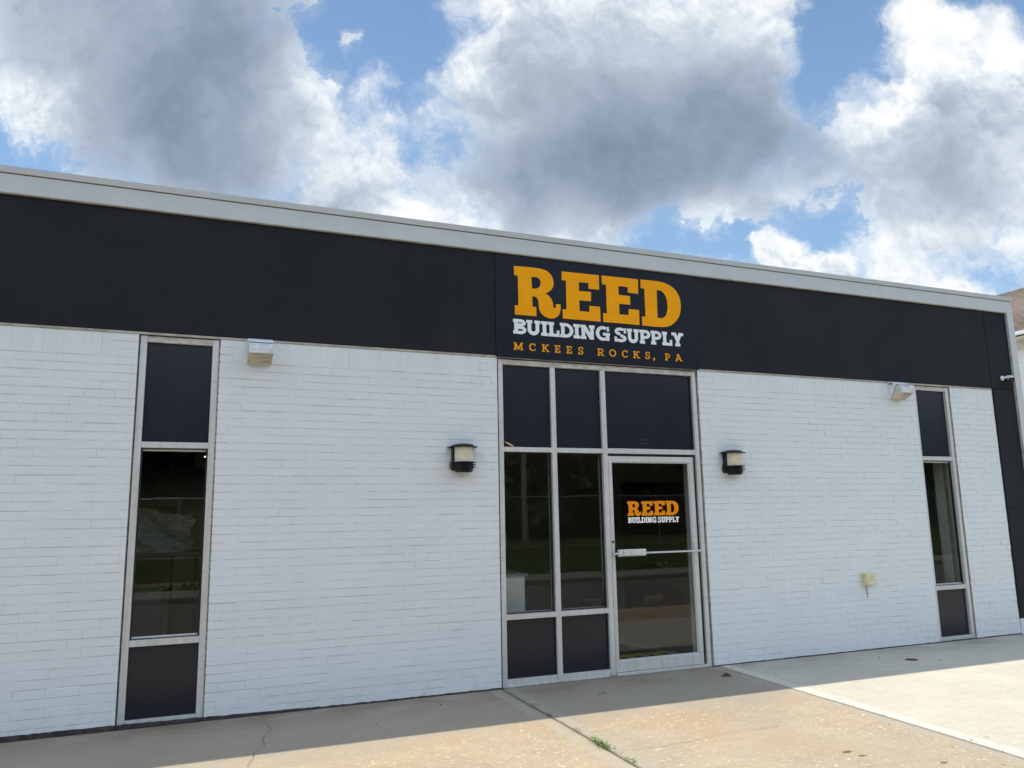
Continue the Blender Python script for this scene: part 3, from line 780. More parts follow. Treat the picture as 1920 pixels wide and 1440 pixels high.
# ------------------------------------------------------------------ lettering
def Wp(px, py, y=-.02):
    d = ROT @ Vector(((px-960)/FPX, -(py-720)/FPX, -1)); t_ = (DCAM+y)/d.y
    return d.x*t_, H+d.z*t_
def catmull(pts, closed, sharp, n=5):
    return pts
def poly_to_mesh(name, loops_list, y, thick, m, parent, mirror=None):
    cu_ = bpy.data.curves.new(name, 'CURVE'); cu_.dimensions = '2D'; cu_.fill_mode = 'BOTH'; cu_.extrude = thick/2
    for lp in loops_list:
        sp = cu_.splines.new('POLY'); sp.points.add(len(lp)-1)
        for i, (x, z) in enumerate(lp): sp.points[i].co = (x, z, 0, 1)
        sp.use_cyclic_u = True
    tmp = bpy.data.objects.new('tmp', cu_); col.objects.link(tmp)
    bpy.context.view_layer.update()
    dg = bpy.context.evaluated_depsgraph_get()
    me = bpy.data.meshes.new_from_object(tmp.evaluated_get(dg)); bpy.data.objects.remove(tmp)
    me.transform(Matrix.Rotation(math.pi/2, 4, 'X')); me.transform(Matrix.Translation((0, y-thick/2, 0)))
    me.materials.clear(); me.materials.append(m); me.name = name
    o = bpy.data.objects.new(name, me); col.objects.link(o); o.parent = parent
    return o
def smooth_loop(pts, sharp=0.62):
    """round the soft corners of a traced outline (corners turning less than ~50 degrees)"""
    n = len(pts); P = [Vector(p) for p in pts]; soft = []
    for i in range(n):
        a = (P[i]-P[i-1]); c = (P[(i+1) % n]-P[i]); ang = abs(a.angle_signed(c)) if a.length and c.length else 0
        soft.append(ang < sharp)
    out = []
    for i in range(n):
        p0, p1, p2, p3 = P[i-1], P[i], P[(i+1) % n], P[(i+2) % n]
        out.append(tuple(p1))
        if soft[i] or soft[(i+1) % n]:
            m1 = (p2-p0)*.5 if soft[i] else (p2-p1); m2 = (p3-p1)*.5 if soft[(i+1) % n] else (p2-p1)
            L_ = (p2-p1).length
            m1 = m1*min(1, L_/max(1e-6, m1.length)*1.0) ; m2 = m2*min(1, L_/max(1e-6, m2.length)*1.0)
            for k in (1, 2, 3):
                s_ = k/4; h0 = 2*s_**3-3*s_**2+1; h1 = s_**3-2*s_**2+s_; h2 = -2*s_**3+3*s_**2; h3 = s_**3-s_**2
                out.append(tuple(p1*h0+m1*h1+p2*h2+m2*h3))
    return out
tr = lambda ox, oy, sc, L: [Wp(ox+x/sc, oy+y/sc, -.022) for x, y in L]
R_o = tr(955, 495, 12, [(98,45),(330,62),(560,85),(720,110),(830,150),(910,215),(960,285),(988,370),(995,450),(975,530),(930,590),(870,635),(810,655),(870,700),(930,765),(965,830),(982,900),(987,960),(1000,985),(1020,995),(1040,985),(1046,950),(1046,905),(1085,903),(1130,908),(1152,920),(1155,1000),(1145,1070),(1110,1150),(1060,1200),(1000,1225),(930,1225),(850,1205),(770,1160),(710,1095),(675,1020),(660,930),(650,820),(625,765),(580,735),(515,728),(520,958),(605,968),(612,1175),(125,1135),(122,928),(205,930),(190,262),(110,247)])
R_i = tr(955, 495, 12, [(495,290),(510,552),(600,552),(660,530),(695,480),(703,420),(690,360),(650,315),(590,295)])
E1 = tr(900, 460, 4.364, [(668,213),(972,245),(975,363),(888,355),(886,308),(808,301),(810,373),(908,382),(908,458),(812,450),(815,537),(895,545),(895,495),(982,503),(987,625),(678,598),(676,524),(708,524),(703,288),(668,285)])
E2 = tr(1120, 505, 11.294, [(88,130),(858,210),(865,518),(645,492),(642,375),(443,355),(452,540),(690,568),(697,752),(460,728),(468,950),(663,970),(665,840),(885,860),(892,1180),(128,1112),(120,928),(203,930),(182,328),(98,315)])
D_o = tr(1120, 505, 11.294, [(912,215),(1200,245),(1340,265),(1450,300),(1560,360),(1650,440),(1715,540),(1750,640),(1765,760),(1760,880),(1735,990),(1680,1080),(1600,1160),(1500,1210),(1400,1222),(1250,1215),(952,1188),(943,1000),(1020,1003),(995,410),(917,395)])
D_i = tr(1120, 505, 11.294, [(1255,440),(1275,1028),(1380,1030),(1430,1000),(1465,940),(1485,850),(1487,760),(1475,660),(1445,570),(1400,500),(1340,450)])
R_o, R_i, D_o, D_i = [smooth_loop(q_) for q_ in (R_o, R_i, D_o, D_i)]
REED = [('R', [R_o, R_i]), ('E', [E1]), ('E', [E2]), ('D', [D_o, D_i])]
allp = [p for _, ls in REED for l in ls for p in l]
RX0, RX1 = min(p[0] for p in allp), max(p[0] for p in allp)
RZ0 = (min(p[1] for p in E1)+min(p[1] for p in E2))/2; RZ1 = (max(p[1] for p in E1)+max(p[1] for p in E2))/2

# slab-serif strokes; each glyph is a list of quads/outlines in (x,z), cap height 1
def glyph(ch, w, s, t_, e):
    """returns list of convex-ish polygons; s stem, t_ slab thickness, e slab overhang"""
    P = []
    def bar(a, b_, c, d): P.append([(a, b_), (c, b_), (c, d), (a, d)])
    def par(xa, za, xb, zb, hw): P.append([(xa-hw/2, za), (xa+hw/2, za), (xb+hw/2, zb), (xb-hw/2, zb)])
    def arc(cx, cz, rx, rz, tx, tz, a0, a1, n=22):
        for i in range(n):
            u, v_ = rad(a0+(a1-a0)*i/n), rad(a0+(a1-a0)*(i+1)/n)
            P.append([(cx+rx*math.cos(u), cz+rz*math.sin(u)), (cx+rx*math.cos(v_), cz+rz*math.sin(v_)),
                      (cx+(rx-tx)*math.cos(v_), cz+(rz-tz)*math.sin(v_)), (cx+(rx-tx)*math.cos(u), cz+(rz-tz)*math.sin(u))])
    def foot(x, top): bar(x-s/2-e, 1-t_, x+s/2+e, 1) if top else bar(x-s/2-e, 0, x+s/2+e, t_)
    def stem(x, a=0, b_=1): bar(x-s/2, a, x+s/2, b_)
    if ch == 'I': stem(w/2); bar(0, 0, w, t_); bar(0, 1-t_, w, 1)
    elif ch == 'L': x = e+s/2; stem(x); foot(x, True); bar(0, 0, w, t_); bar(w-s*.75, t_, w, t_*2.1)
    elif ch == 'E':
        x = e+s/2; stem(x); bar(0, 0, w, t_); bar(0, 1-t_, w*.97, 1); bar(w-s*.8, t_, w, t_+.17); bar(w*.97-s*.8, 1-t_-.16, w*.97, 1-t_); bar(x, .5-t_*.5, w*.78, .5+t_*.5)
    elif ch == 'U':
        xl = e+s/2; xr = w-e-s/2; stem(xl, .36); stem(xr, .36); foot(xl, True); foot(xr, True)
        arc(w/2, .36, xr+s/2-w/2, .38, s, t_*1.25, 180, 360)
    elif ch in 'DPBR':
        x = e+s/2; stem(x); bar(0, 1-t_, x, 1); bar(0, 0, x if ch in 'DB' else x+s/2+e, t_)
        if ch == 'D':
            cx = w*.42; arc(cx, .5, w-cx, .5, s, t_, -90, 90); bar(x, 0, cx, t_); bar(x, 1-t_, cx, 1)
        elif ch == 'B':
            cx = w*.58; arc(cx, .755, w*.95-cx, .245, s*.95, t_, -90, 90); bar(x, 1-t_, cx, 1); bar(x, .51, cx, .51+t_)
            arc(cx, .275, w-cx, .275, s*.95, t_, -90, 90); bar(x, 0, cx, t_); bar(x, .55-t_, cx, .55)
        else:
            cx = w*.55; zl = .36; rz = (1-zl)/2; arc(cx, zl+rz, w*(1 if ch == 'P' else .93)-cx, rz, s*.95, t_, -90, 90); bar(x, 1-t_, cx, 1); bar(x, zl, cx, zl+t_)
            if ch == 'R': par(w*.84, 0, w*.52, zl+t_*.5, s*1.1); bar(w*.72, 0, w*1.03, t_)
    elif ch == 'N':
        xl = e+s/2; xr = w-e*.9-s/2; stem(xl); stem(xr, 0, 1); par(xl, 1, xr, 0, s*1.25); bar(0, 0, xl+s/2+e, t_); bar(0, 1-t_, xl, 1); foot(xr, True)
    elif ch == 'M':
        xl = e+s/2; xr = w-xl; stem(xl); stem(xr); par(xl, 1, w/2, .08, s*1.15); par(xr, 1, w/2, .08, s*1.15); foot(xl, False); foot(xr, False); bar(0, 1-t_, xl, 1); bar(xr, 1-t_, w, 1)
    elif ch == 'Y':
        par(w/2, .40, e+s*.55, 1, s*1.1); par(w/2, .40, w-e-s*.55, 1, s*1.1); stem(w/2, 0, .46); foot(w/2, False)
        bar(0, 1-t_, s+e*1.6, 1); bar(w-s-e*1.6, 1-t_, w, 1)
    elif ch == 'A':
        par(s*.6+e*.3, 0, w/2, 1, s*1.1); par(w-s*.6-e*.3, 0, w/2, 1, s*1.1); bar(w*.25, .26, w*.75, .26+t_*.9); bar(-.02, 0, s+e*1.3, t_); bar(w-s-e*1.3, 0, w+.02, t_); bar(w*.28, 1-t_, w*.55, 1)
    elif ch == 'K':
        x = e+s/2; stem(x); foot(x, True); foot(x, False); par(x+s*.3, .40, w*.80, 1, s*1.1); par(w*.86, 0, x+(w-x)*.34, .60, s*1.15); bar(w*.62, 1-t_, w, 1); bar(w*.72, 0, w*1.05, t_)
    elif ch == 'O': arc(w/2, .5, w/2, .52, s, t_*1.05, 0, 360, 36)
    elif ch in 'CG':
        arc(w/2+.02, .5, w/2+.02, .52, s, t_*1.05, 52, 308 if ch == 'C' else 300, 30)
        bar(w-s*.72, .66, w*.985, .99)
        if ch == 'C': bar(w-s*.72, .10, w*.99, .30)
        else: bar(w-s-e*.2, .0, w-e*.2, .40); bar(w*.52, .40-t_*.2, w+e*.5, .40+t_*.75); 
    elif ch == 'S':
        arc(w*.5, .74, w*.47, .28, s*.92, t_*1.02, 35, 270, 22); arc(w*.5, .26, w*.50, .28, s*.92, t_*1.02, 90, -145, 22)
        par(w*.42, .5-t_*.12, w*.58, .5+t_*.0, s*.5)
        bar(w-s*.70, .62, w*.98, .99); bar(0, .0, s*.72, .36)
    elif ch == ',': P.append([(0, .0), (w, .0), (w, .22), (0, .22)]); P.append([(w*.45, 0), (w, 0), (w*.2, -.22), (-.05*w, -.18)])
    return P
def word(name, items, z0, z1, y, m, parent, s, t_, e, thick=.0012):
    """items: (char, x0, x1) in metres; cap height z0..z1"""
    h_ = z1-z0; mb = MB(); k = 0
    for ch, xa, xb in items:
        for P in glyph(ch, (xb-xa)/h_, s, t_, e):
            k += 1; yy = y-thick-(k % 9)*.00009
            mb.prism_y([(xa+px*h_, z0+pz*h_) for px, pz in P], yy, y)
    o = mb.obj(name, m, None); o.parent = parent; return o
BS = 'BUILDING'
bx = [(2.943,3.085),(3.086,3.237),(3.245,3.32),(3.326,3.448),(3.455,3.605),(3.607,3.681),(3.687,3.849),(3.863,4.022)]
sx_ = [(4.082,4.224),(4.231,4.377),(4.385,4.517),(4.523,4.655),(4.663,4.788),(4.783,4.932)]
bitems = [(c_, a, b_) for c_, (a, b_) in zip('BUILDING', bx)]+[(c_, a, b_) for c_, (a, b_) in zip('SUPPLY', sx_)]
mx_ = [(2.945,3.045),(3.111,3.18),(3.249,3.325),(3.39,3.452),(3.521,3.583),(3.654,3.71),(3.873,3.948),(4.012,4.092),(4.162,4.231),(4.297,4.374),(4.444,4.501),(4.539,4.561),(4.688,4.751),(4.817,4.9)]
mitems = [(c_, a, b_) for c_, (a, b_) in zip('MCKEESROCKS,PA', mx_)]

# ---- main sign (a panel screwed over the band)
S = empty('shop_sign', (3.95, -.014, 3.08), 'dark navy sign panel above the entrance with big orange and white lettering', 'sign')
def sp_(o): o.parent = S; o.matrix_parent_inverse = Matrix.Translation(-Vector(S.location)); return o
sp_(MB().box(2.762, 5.116, -.021, -.0135, 3.070, 4.110).obj('sign_panel', M['sign'], bevel=.001))
for nm, ls in REED:
    sp_(poly_to_mesh('letter', ls, -.0215, .0012, M['orange'], None))
for it_ in bitems: sp_(word('white_letter', [it_], 3.3115, 3.4605, -.0213, M['whitev'], None, .27, .21, .08))
for it_ in mitems: sp_(word('small_letter', [it_], 3.149, 3.224, -.0213, M['orange'], None, .19, .145, .12))
for x_, z_ in ((2.80, 3.13), (2.80, 4.06), (5.07, 3.11), (5.07, 4.07), (3.95, 4.08), (3.95, 3.10)):
    sc = MB(); a = MB(); a.lathe([(0, 0), (.006, 0), (.007, .002)], 0, 0, 10); sc.add([(x_+p[0], -.0215-p[2], z_+p[1]) for p in a.v], a.f)
    sp_(sc.obj('screw', M['lampblack']))
# ---- door lettering (on the door glass)
def rescale(loops, X0, X1, Z0, Z1):
    return [[(X0+(x-RX0)/(RX1-RX0)*(X1-X0), Z0+(z-RZ0)/(RZ1-RZ0)*(Z1-Z0)) for x, z in l] for l in loops]
dl = []
for nm, ls in REED: dl += rescale(ls, 4.163, 4.772, 1.527, 1.672)
kk = 7.045/7.0
dk = lambda v_: v_*kk
dl = [[(dk(x), H+(z-H)*kk) for x, z in l] for l in dl]
poly_to_mesh('orange_lettering', dl, .0455, .0006, M['orange_d'], door)
b0_, b1_ = bitems[0][1], bitems[-1][2]
ditems = [(c_, dk(4.165+(a-b0_)/(b1_-b0_)*.608), dk(4.165+(b_-b0_)/(b1_-b0_)*.608)) for c_, a, b_ in bitems]
word('white_lettering', ditems, H+(1.4555-H)*kk, H+(1.512-H)*kk, .0452, M['whitev_d'], door, .25, .19, .06, .0006)
# ---- small brown stickers
def text_mesh(name, txt, size, loc, m, parent, rot=(math.pi/2, 0, 0), bold=.0, sxx=1.0):
    cu_ = bpy.data.curves.new(name, 'FONT'); cu_.body = txt; cu_.size = size; cu_.offset = bold; cu_.align_x = 'CENTER'; cu_.extrude = .0003
    tmp = bpy.data.objects.new('tmp', cu_); col.objects.link(tmp); bpy.context.view_layer.update()
    me = bpy.data.meshes.new_from_object(tmp.evaluated_get(bpy.context.evaluated_depsgraph_get())); bpy.data.objects.remove(tmp)
    me.transform(Matrix.Diagonal((sxx, 1, 1, 1)))
    from mathutils import Euler
    me.transform(Matrix.Translation(loc) @ Euler(rot).to_matrix().to_4x4()); me.materials.clear(); me.materials.append(m)
    o = bpy.data.objects.new(name, me); col.objects.link(o); o.parent = parent; return o
def sticker(x0, x1, z0, z1, y, label):
    r = empty('window_sticker', ((x0+x1)/2, y, z0), label, 'sticker')
    off = Matrix.Translation(-Vector(r.location))
    a = MB().prism_y([(x0-.006, z0), (x1+.006, z0), (x1, z1), (x0, z1)], y, y+.0006).obj('backing', M['stickbrown']); a.parent = r; a.matrix_parent_inverse = off
    b2 = text_mesh('lettering', "SHUSTER'S", .052, ((x0+x1)/2, y-.0006, z0+.036), M['stickgrey'], None, bold=.0012, sxx=.84); b2.parent = r; b2.matrix_parent_inverse = off
    c2 = MB()
    for i in range(11): c2.box(x0+.012+i*(x1-x0-.03)/11, x0+.012+(i+.72)*(x1-x0-.03)/11, y-.0006, y-.0001, z0+.015, z0+.024)
    c2 = c2.obj('small_print', M['stickgrey']); c2.parent = r; c2.matrix_parent_inverse = off
sticker(3.680, 3.888, .666, .755, .0845, 'small brown sticker inside the second pane left of the door')
sticker(4.345, 4.570, .664, .742, .0545, 'small brown sticker low on the glass of the entrance door')

# ------------------------------------------------------------------ wall lamps
def wall_lamp(cx, zc, label):
    r = empty('wall_lamp', (cx, 0, zc), label, 'wall lamp', 'wall lamps flanking the entrance')
    def P(mb, n, m_, **k):
        o = mb.obj(n, m_, None, **k); o.parent = r; return o
    bp_ = MB(); bp_.box(-.098, .098, -.016, 0.004, -.105, .118); bp_.box(-.101, -.084, -.062, -.0165, -.10, .118); bp_.box(.084, .101, -.040, -.0165, -.10, .118)
    P(bp_, 'backplate', M['lampblack'], bevel=.002)
    gl = MB(); gl.lathe([(0, -.028), (.086, -.028), (.086, .104), (0, .104)], 0, -.068, 36, rad(180), rad(360))
    gl.box(-.086, .086, -.068, -.017, -.028, .104)
    P(gl, 'glass_shade', M['frost'], smooth=True)
    cap = MB(); cap.lathe([(0, .106), (.137, .106), (.137, .112), (.104, .1135), (.102, .124), (.085, .134), (.045, .140), (0, .142)], 0, -.052, 40, rad(180), rad(360))
    cap.box(-.137, .137, -.052, -.001, .106, .112); cap.box(-.102, .102, -.052, -.001, .112, .126)
    P(cap, 'cap', M['lampblack'], smooth=True)
    for k, z in enumerate((-.036, -.059, -.081)):
        fn = MB(); fn.lathe([(0, z), (.118, z), (.119, z+.0025), (.118, z+.005), (0, z+.005)], 0, -.058, 36, rad(180), rad(360)); fn.box(-.118, .118, -.058, -.001, z, z+.005)
        P(fn, 'fin', M['lampblack'], smooth=True)
    dr = MB(); dr.lathe([(0, -.112), (.093, -.112), (.093, -.0285), (0, -.0285)], 0, -.056, 32, rad(180), rad(360)); dr.lathe([(0, -.124), (.077, -.124), (.079, -.1125), (0, -.1125)], 0, -.056, 32, rad(180), rad(360))
    P(dr, 'drum', M['lampblack'], smooth=True)
    return r
wall_lamp(2.402, 2.072, 'half-round black lamp with cream glass on the brick between floodlight and sidelight panes')
wall_lamp(5.462, 2.064, 'half-round black lamp with cream glass beside the door, on the outlet box wall')

# ------------------------------------------------------------------ flood lights (wall packs)
def flood(cx, w_, zb, label, txt=None):
    r = empty('wall_floodlight', (cx, 0, zb), label, 'floodlight', 'white floodlights under the charcoal band')
    def P(mb, n, m_, **k):
        o = mb.obj(n, m_, None, **k); o.parent = r; return o
    a, c = -w_/2, w_/2
    hs = MB(); hs.extrude_x([(0, .005), (0, .212), (-.030, .213), (-.066, .206), (-.098, .190), (-.121, .169), (-.019, -.001)], a, c)
    P(hs, 'housing', M['whitemetal'], bevel=.004)
    P(MB().extrude_x([(-.1215, .1655), (-.1262, .1612), (-.026, -.0025), (-.0195, -.001)], a+.004, c-.004), 'gasket', M['lampblack'])  # dark box put in to stand for the shaded seam gap
    # visor: front frame, sloping lens
    vs = MB(); vs.extrude_x([(-.128, .160), (-.150, .147), (-.183, .110), (-.184, .060), (-.155, .062)], a+.006, c-.006)
    P(vs, 'visor', M['visor'], bevel=.003)
    def pt(t2, n2):   # along slant from top front to foot, n2 outward
        p0 = Vector((-.184, .060)); p1 = Vector((-.030, -.006)); d = (p1-p0).normalized(); nn = Vector((d.y, -d.x)); q = p0.lerp(p1, t2)+nn*n2*1.0; return (q.x, q.y)
    cheek = [(-.1265, .1600), (-.152, .066), (-.182, .059), (-.030, -.008), (-.0235, -.001)]
    for e0 in (a+.003, c-.010): P(MB().extrude_x(cheek, e0, e0+.007), 'lens_frame', M['creamdoor'], bevel=.001)
    fb = MB(); fb.extrude_x([(-.052, .004), (-.049, -.004), (-.030, -.0075), (-.024, .004)], a+.0105, c-.0105)
    fb.box(-.012, -.004, -.045, -.030, -.020, -.0055); fb.box(.004, .012, -.045, -.030, -.020, -.0055)
    P(fb, 'latch', M['creamdoor'], bevel=.001)
    ln = MB(); ln.extrude_x([(-.172, .0585), (-.168, .064), (-.052, .011), (-.055, .0050)], a+.011, c-.011)
    P(ln, 'lens', M['lens'])
    for xx in (a+.012, c-.012):
        sc2 = MB(); q = MB(); q.lathe([(0, 0), (.004, 0), (.004, .004), (0, .004)], 0, 0, 8); sc2.add([(xx+p[0], -.047+p[1], -.0085+p[2]*.6) for p in q.v], q.f)
        P(sc2, 'screw', M['lampblack'])
    if txt:
        o = text_mesh('lettering', txt, .030, (a-.0007, -.040, .176), M['stickbrown'], r, rot=(math.pi/2, 0, -math.pi/2), bold=.0010)
    return r
flood(.572, .206, 2.868, 'white floodlight facing the viewer with its lens showing, beside a narrow window')
flood(7.985, .208, 2.864, 'white floodlight seen from its lettered side, tucked against the farther narrow window', 'RAB')

# ------------------------------------------------------------------ outlet box
OB = empty('outlet_box', (7.250, 0, .772), 'beige weatherproof outlet box low on the white brick with a loose wire', 'outlet box')
def P_(mb, n, m_, par, **k):
    o = mb.obj(n, m_, None, **k); o.parent = par; return o
P_(MB().box(-.070, .070, -.026, .004, -.066, .072), 'back_box', M['beige'], OB, bevel=.004)
ob = MB().extrude_x([(-.0265, -.056), (-.0265, .070), (-.055, .070), (-.066, .060), (-.078, -.030), (-.084, -.034), (-.084, -.056)], -.066, .067)
P_(ob, 'cover', M['beige'], OB, bevel=.004)
hb = MB(); hb.lathe([(0, 0), (.020, 0), (.021, .003), (.017, .005), (0, .004)], 0, 0, 20); hb.v = [(x+.004, -.0725-z*.8-(.002), y*1.05+.004) for x, y, z in hb.v]
P_(hb, 'knob', M['creamdoor'], OB, smooth=True)
hg = MB(); hg.tube([(-.0715, -.020, .030), (-.0715, -.020, .052)], .009, 10); hg.box(-.076, -.0705, -.030, -.014, -.020, .029)
P_(hg, 'hinge', M['beige'], OB)
wr = MB(); wr.tube([(-.030, -.016, -.066), (-.026, -.014, -.095), (-.015, -.010, -.125), (-.012, -.008, -.160), (-.012, -.008, -.200)], .0032, 6)
P_(wr, 'loose_wire', M['wire'], OB)
# ------------------------------------------------------------------ security camera
SC = empty('security_camera', (9.910, -.012, 3.228), 'small white security camera on the dark corner panel', 'camera')
ms = MB(); ms.lathe([(0, 0), (.030, 0), (.032, .004), (.032, .012), (.024, .016), (0, .017)], 0, 0, 24); ms.v = [(x, -z, y) for x, y, z in ms.v]
P_(ms, 'mount', M['white_plastic'], SC, smooth=True)
P_(MB().tube([(0, -.012, 0), (.010, -.040, .004), (.030, -.052, .006)], [.014, .014, .013], 12), 'arm', M['white_plastic'], SC, smooth=True)
cbm = MB(); cbm.extrude_x([(-.075, .020), (-.075, -.014), (.035, -.014), (.035, .020)], -.034, .034)
rotc = Matrix.Rotation(rad(-44), 4, 'Z') @ Matrix.Rotation(rad(20), 4, 'X') @ Matrix.Scale(1.12, 4)
def rot_mb(mb, mt, off):
    mb.v = [tuple((mt @ Vector(p))+Vector(off)) for p in mb.v]; return mb
CO = (.072, -.058, .004)
P_(rot_mb(cbm, rotc, CO), 'hood', M['white_plastic'], SC, bevel=.006)
P_(rot_mb(MB().box(-.031, .031, -.080, -.0745, -.034, .014), rotc, CO), 'front', M['lampblack'], SC, bevel=.003)
P_(rot_mb(MB().box(-.030, .030, -.074, .030, -.034, -.0145), rotc, CO), 'body', M['lampblack'], SC, bevel=.003)
le = MB(); le.lathe([(0, 0), (.011, 0), (.012, .002), (.010, .003), (0, .0025)], 0, 0, 18); le.v = [(x, -.0805-z, y-.008) for x, y, z in le.v]
P_(rot_mb(le, rotc, CO), 'lens', M['stickgrey'], SC)
# ------------------------------------------------------------------ ribbed peg on the ledge
PG = MB()
d_ = Vector((.075, 0, -.036)); prs = []; rr = []
for i in range(25):
    u = i/24; prs.append((2.868+d_.x*u, .030, 2.243+d_.z*u)); rr.append(.0078+.0016*math.sin(u*2*math.pi*5))
rr[0] = .004; rr[-1] = .006
PG.tube(prs, rr, 10)
pego = PG.obj('ribbed_stub', speckled('tan_ribbed_stub', (.62, .36, .10), (.80, .62, .34), .6, 60), None, smooth=True)
tag(pego, 'tiny ribbed tan stub with a pale tip on the ledge under the upper left panel', 'stub')
tp = MB(); tp.tube([(2.852, .030, 2.2508), (2.867, .030, 2.2436)], [.0022, .0034], 8); tpo = tp.obj('tip', M['card'], pego)
# ------------------------------------------------------------------ drain cover
dm = MB(); n = 20
pts = [(.068*math.cos(2*math.pi*k/n)*(1+.06*math.sin(3*k)), .056*math.sin(2*math.pi*k/n)) for k in range(n)]
dm.prism([(7.09+x, -.655+y) for x, y in pts], -.01, .0085)
dm.prism([(7.09+x*.55, -.655+y*.55) for x, y in pts], .008, .012)
tag(dm.obj('ground_plate', M['rust'], None, bevel=.001), 'small rusty round plate set in the pale pavement near the wall', 'drain cover')

# ------------------------------------------------------------------ weeds
def weed(cx, cy, spread, n, label, m_='weed', along=J1[1], hgt=.03, size=.016, group='weeds in the pavement joint'):
    V, F, T = [], [], []
    for i in range(n):
        u = random.gauss(0, .5)*spread; bx_, by_ = cx+along*u+random.gauss(0, .012), cy+u
        a = random.uniform(0, 2*math.pi); L = size*random.uniform(.6, 1.9); wd = L*random.uniform(.22, .42); el = random.uniform(.05, .9)
        rb = random.uniform(0, .03); z0 = random.uniform(.002, hgt)
        bx_ += rb*math.cos(a); by_ += rb*math.sin(a)
        dx, dy, dz = math.cos(a)*math.cos(el), math.sin(a)*math.cos(el), math.sin(el); px_, py_ = -math.sin(a), math.cos(a)
        b0 = len(V)
        V += [(bx_, by_, z0), (bx_+dx*L*.5+px_*wd, by_+dy*L*.5+py_*wd, z0+dz*L*.5), (bx_+dx*L, by_+dy*L, z0+dz*L*.8), (bx_+dx*L*.5-px_*wd, by_+dy*L*.5-py_*wd, z0+dz*L*.5)]
        F.append((b0, b0+1, b0+2, b0+3)); T.append(random.random())
    for i in range(max(3, n//12)):     # runners / stems
        u = random.gauss(0, .5)*spread; a = random.uniform(0, 2*math.pi); L = random.uniform(.03, .07)
        x0, y0 = cx+along*u, cy+u; x1, y1 = x0+L*math.cos(a), y0+L*math.sin(a); zz = random.uniform(.008, hgt+.01)
        b0 = len(V); V += [(x0, y0, .001), (x0+.0022, y0, .001), (x1+.001, y1, zz), (x1, y1, zz+.001)]; F.append((b0, b0+1, b0+2, b0+3)); T.append(.6)
    r = rawmesh('weed', V, F, M[m_], None, T)
    return tag(r, label, 'weed', group)
weed(2.700, -1.98, .16, 240, 'largest green weed patch in the sunlit joint', size=.012, hgt=.022)
weed(2.730, -1.09, .03, 30, 'small green weed right at the shadow edge', size=.010, hgt=.014)
weed(2.712, -1.60, .04, 32, 'sparse weed above the largest patch in the joint', size=.009, hgt=.016)
weed(2.690, -2.38, .05, 36, 'weed below the largest patch, near the picture bottom', size=.011, hgt=.018)
weed(2.742, -.80, .04, 34, 'dark dry weed in the shaded part of the joint', 'dryweed', size=.011)
weed(3.905, -.012, .02, 30, 'tiny weed at the foot of the storefront frame', size=.010, along=3)
def tangle(cx, cy, r_, n, label, name='dry_twig'):
    mb = MB()
    for i in range(n):
        a = random.uniform(0, 6.28); b_ = a+random.uniform(1.2, 4); rr_ = r_*random.uniform(.4, 1); k = random.uniform(.4, 1)
        p0 = (cx+rr_*math.cos(a), cy+rr_*k*math.sin(a)*.7, .003+random.random()*.01); p1 = (cx+random.gauss(0, r_*.3), cy+random.gauss(0, r_*.3), .012+random.random()*.03); p2 = (cx+rr_*math.cos(b_), cy+rr_*math.sin(b_)*.7, .003+random.random()*.015)
        mb.tube([p0, p1, p2], .0013, 4)
    o = mb.obj(name, M['rust']); return tag(o, label, 'twig')
tangle(4.89, -.47, .075, 18, 'tangle of dry brown twigs right of the door on the pavement')
tw = MB(); tw.tube([(3.42, -.62, .004), (3.47, -.60, .008), (3.52, -.55, .004)], .002, 5); tw.tube([(3.49, -.585, .006), (3.535, -.585, .004)], .0015, 5)
tag(tw.obj('dry_twig', M['rust']), 'single thin forked twig on the shaded pavement before the panes', 'twig')
for (x_, y_, r_) in ((4.038, -2.813, .034), (4.06, -2.917, .022), (4.388, -3.237, .024)):
    pts_ = [(x_+r_*(1+.35*math.sin(2*a_+x_*9)+random.uniform(-.15, .15))*math.cos(a_*math.pi/9), y_+r_*.55*(1+random.uniform(-.25, .25))*math.sin(a_*math.pi/9)) for a_ in range(18)]
    struct(MB().prism(pts_, .0003, .0016).obj('pavement_stain', M['stain']))
# small leaf and grit litter
for i, (x, y, s_) in enumerate([(2.08, -.36, .022), (3.86, -.43, .012), (4.35, -.33, .014), (7.33, -.80, .014), (3.30, -.30, .010), (5.35, -.62, .012), (6.4, -.35, .012), (1.45, -.78, .012), (6.9, -.42, .016)]):
    a = random.uniform(0, 6.28); V = []; n = 7
    for k in range(n):
        t2 = 2*math.pi*k/n; V.append((x+s_*math.cos(t2)*math.cos(a)-.45*s_*math.sin(t2)*math.sin(a), y+s_*math.cos(t2)*math.sin(a)+.45*s_*math.sin(t2)*math.cos(a), .006+random.random()*.006))
    V += [(v[0], v[1], v[2]+.0012) for v in V]
    o = rawmesh('fallen_leaf', V, [list(range(n-1, -1, -1)), list(range(n, 2*n))]+[[k, (k+1) % n, n+(k+1) % n, n+k] for k in range(n)], M['rust'])
    tag(o, 'tiny dead brown leaf lying on the shaded pavement', 'leaf', 'dead leaf bits on the pavement')

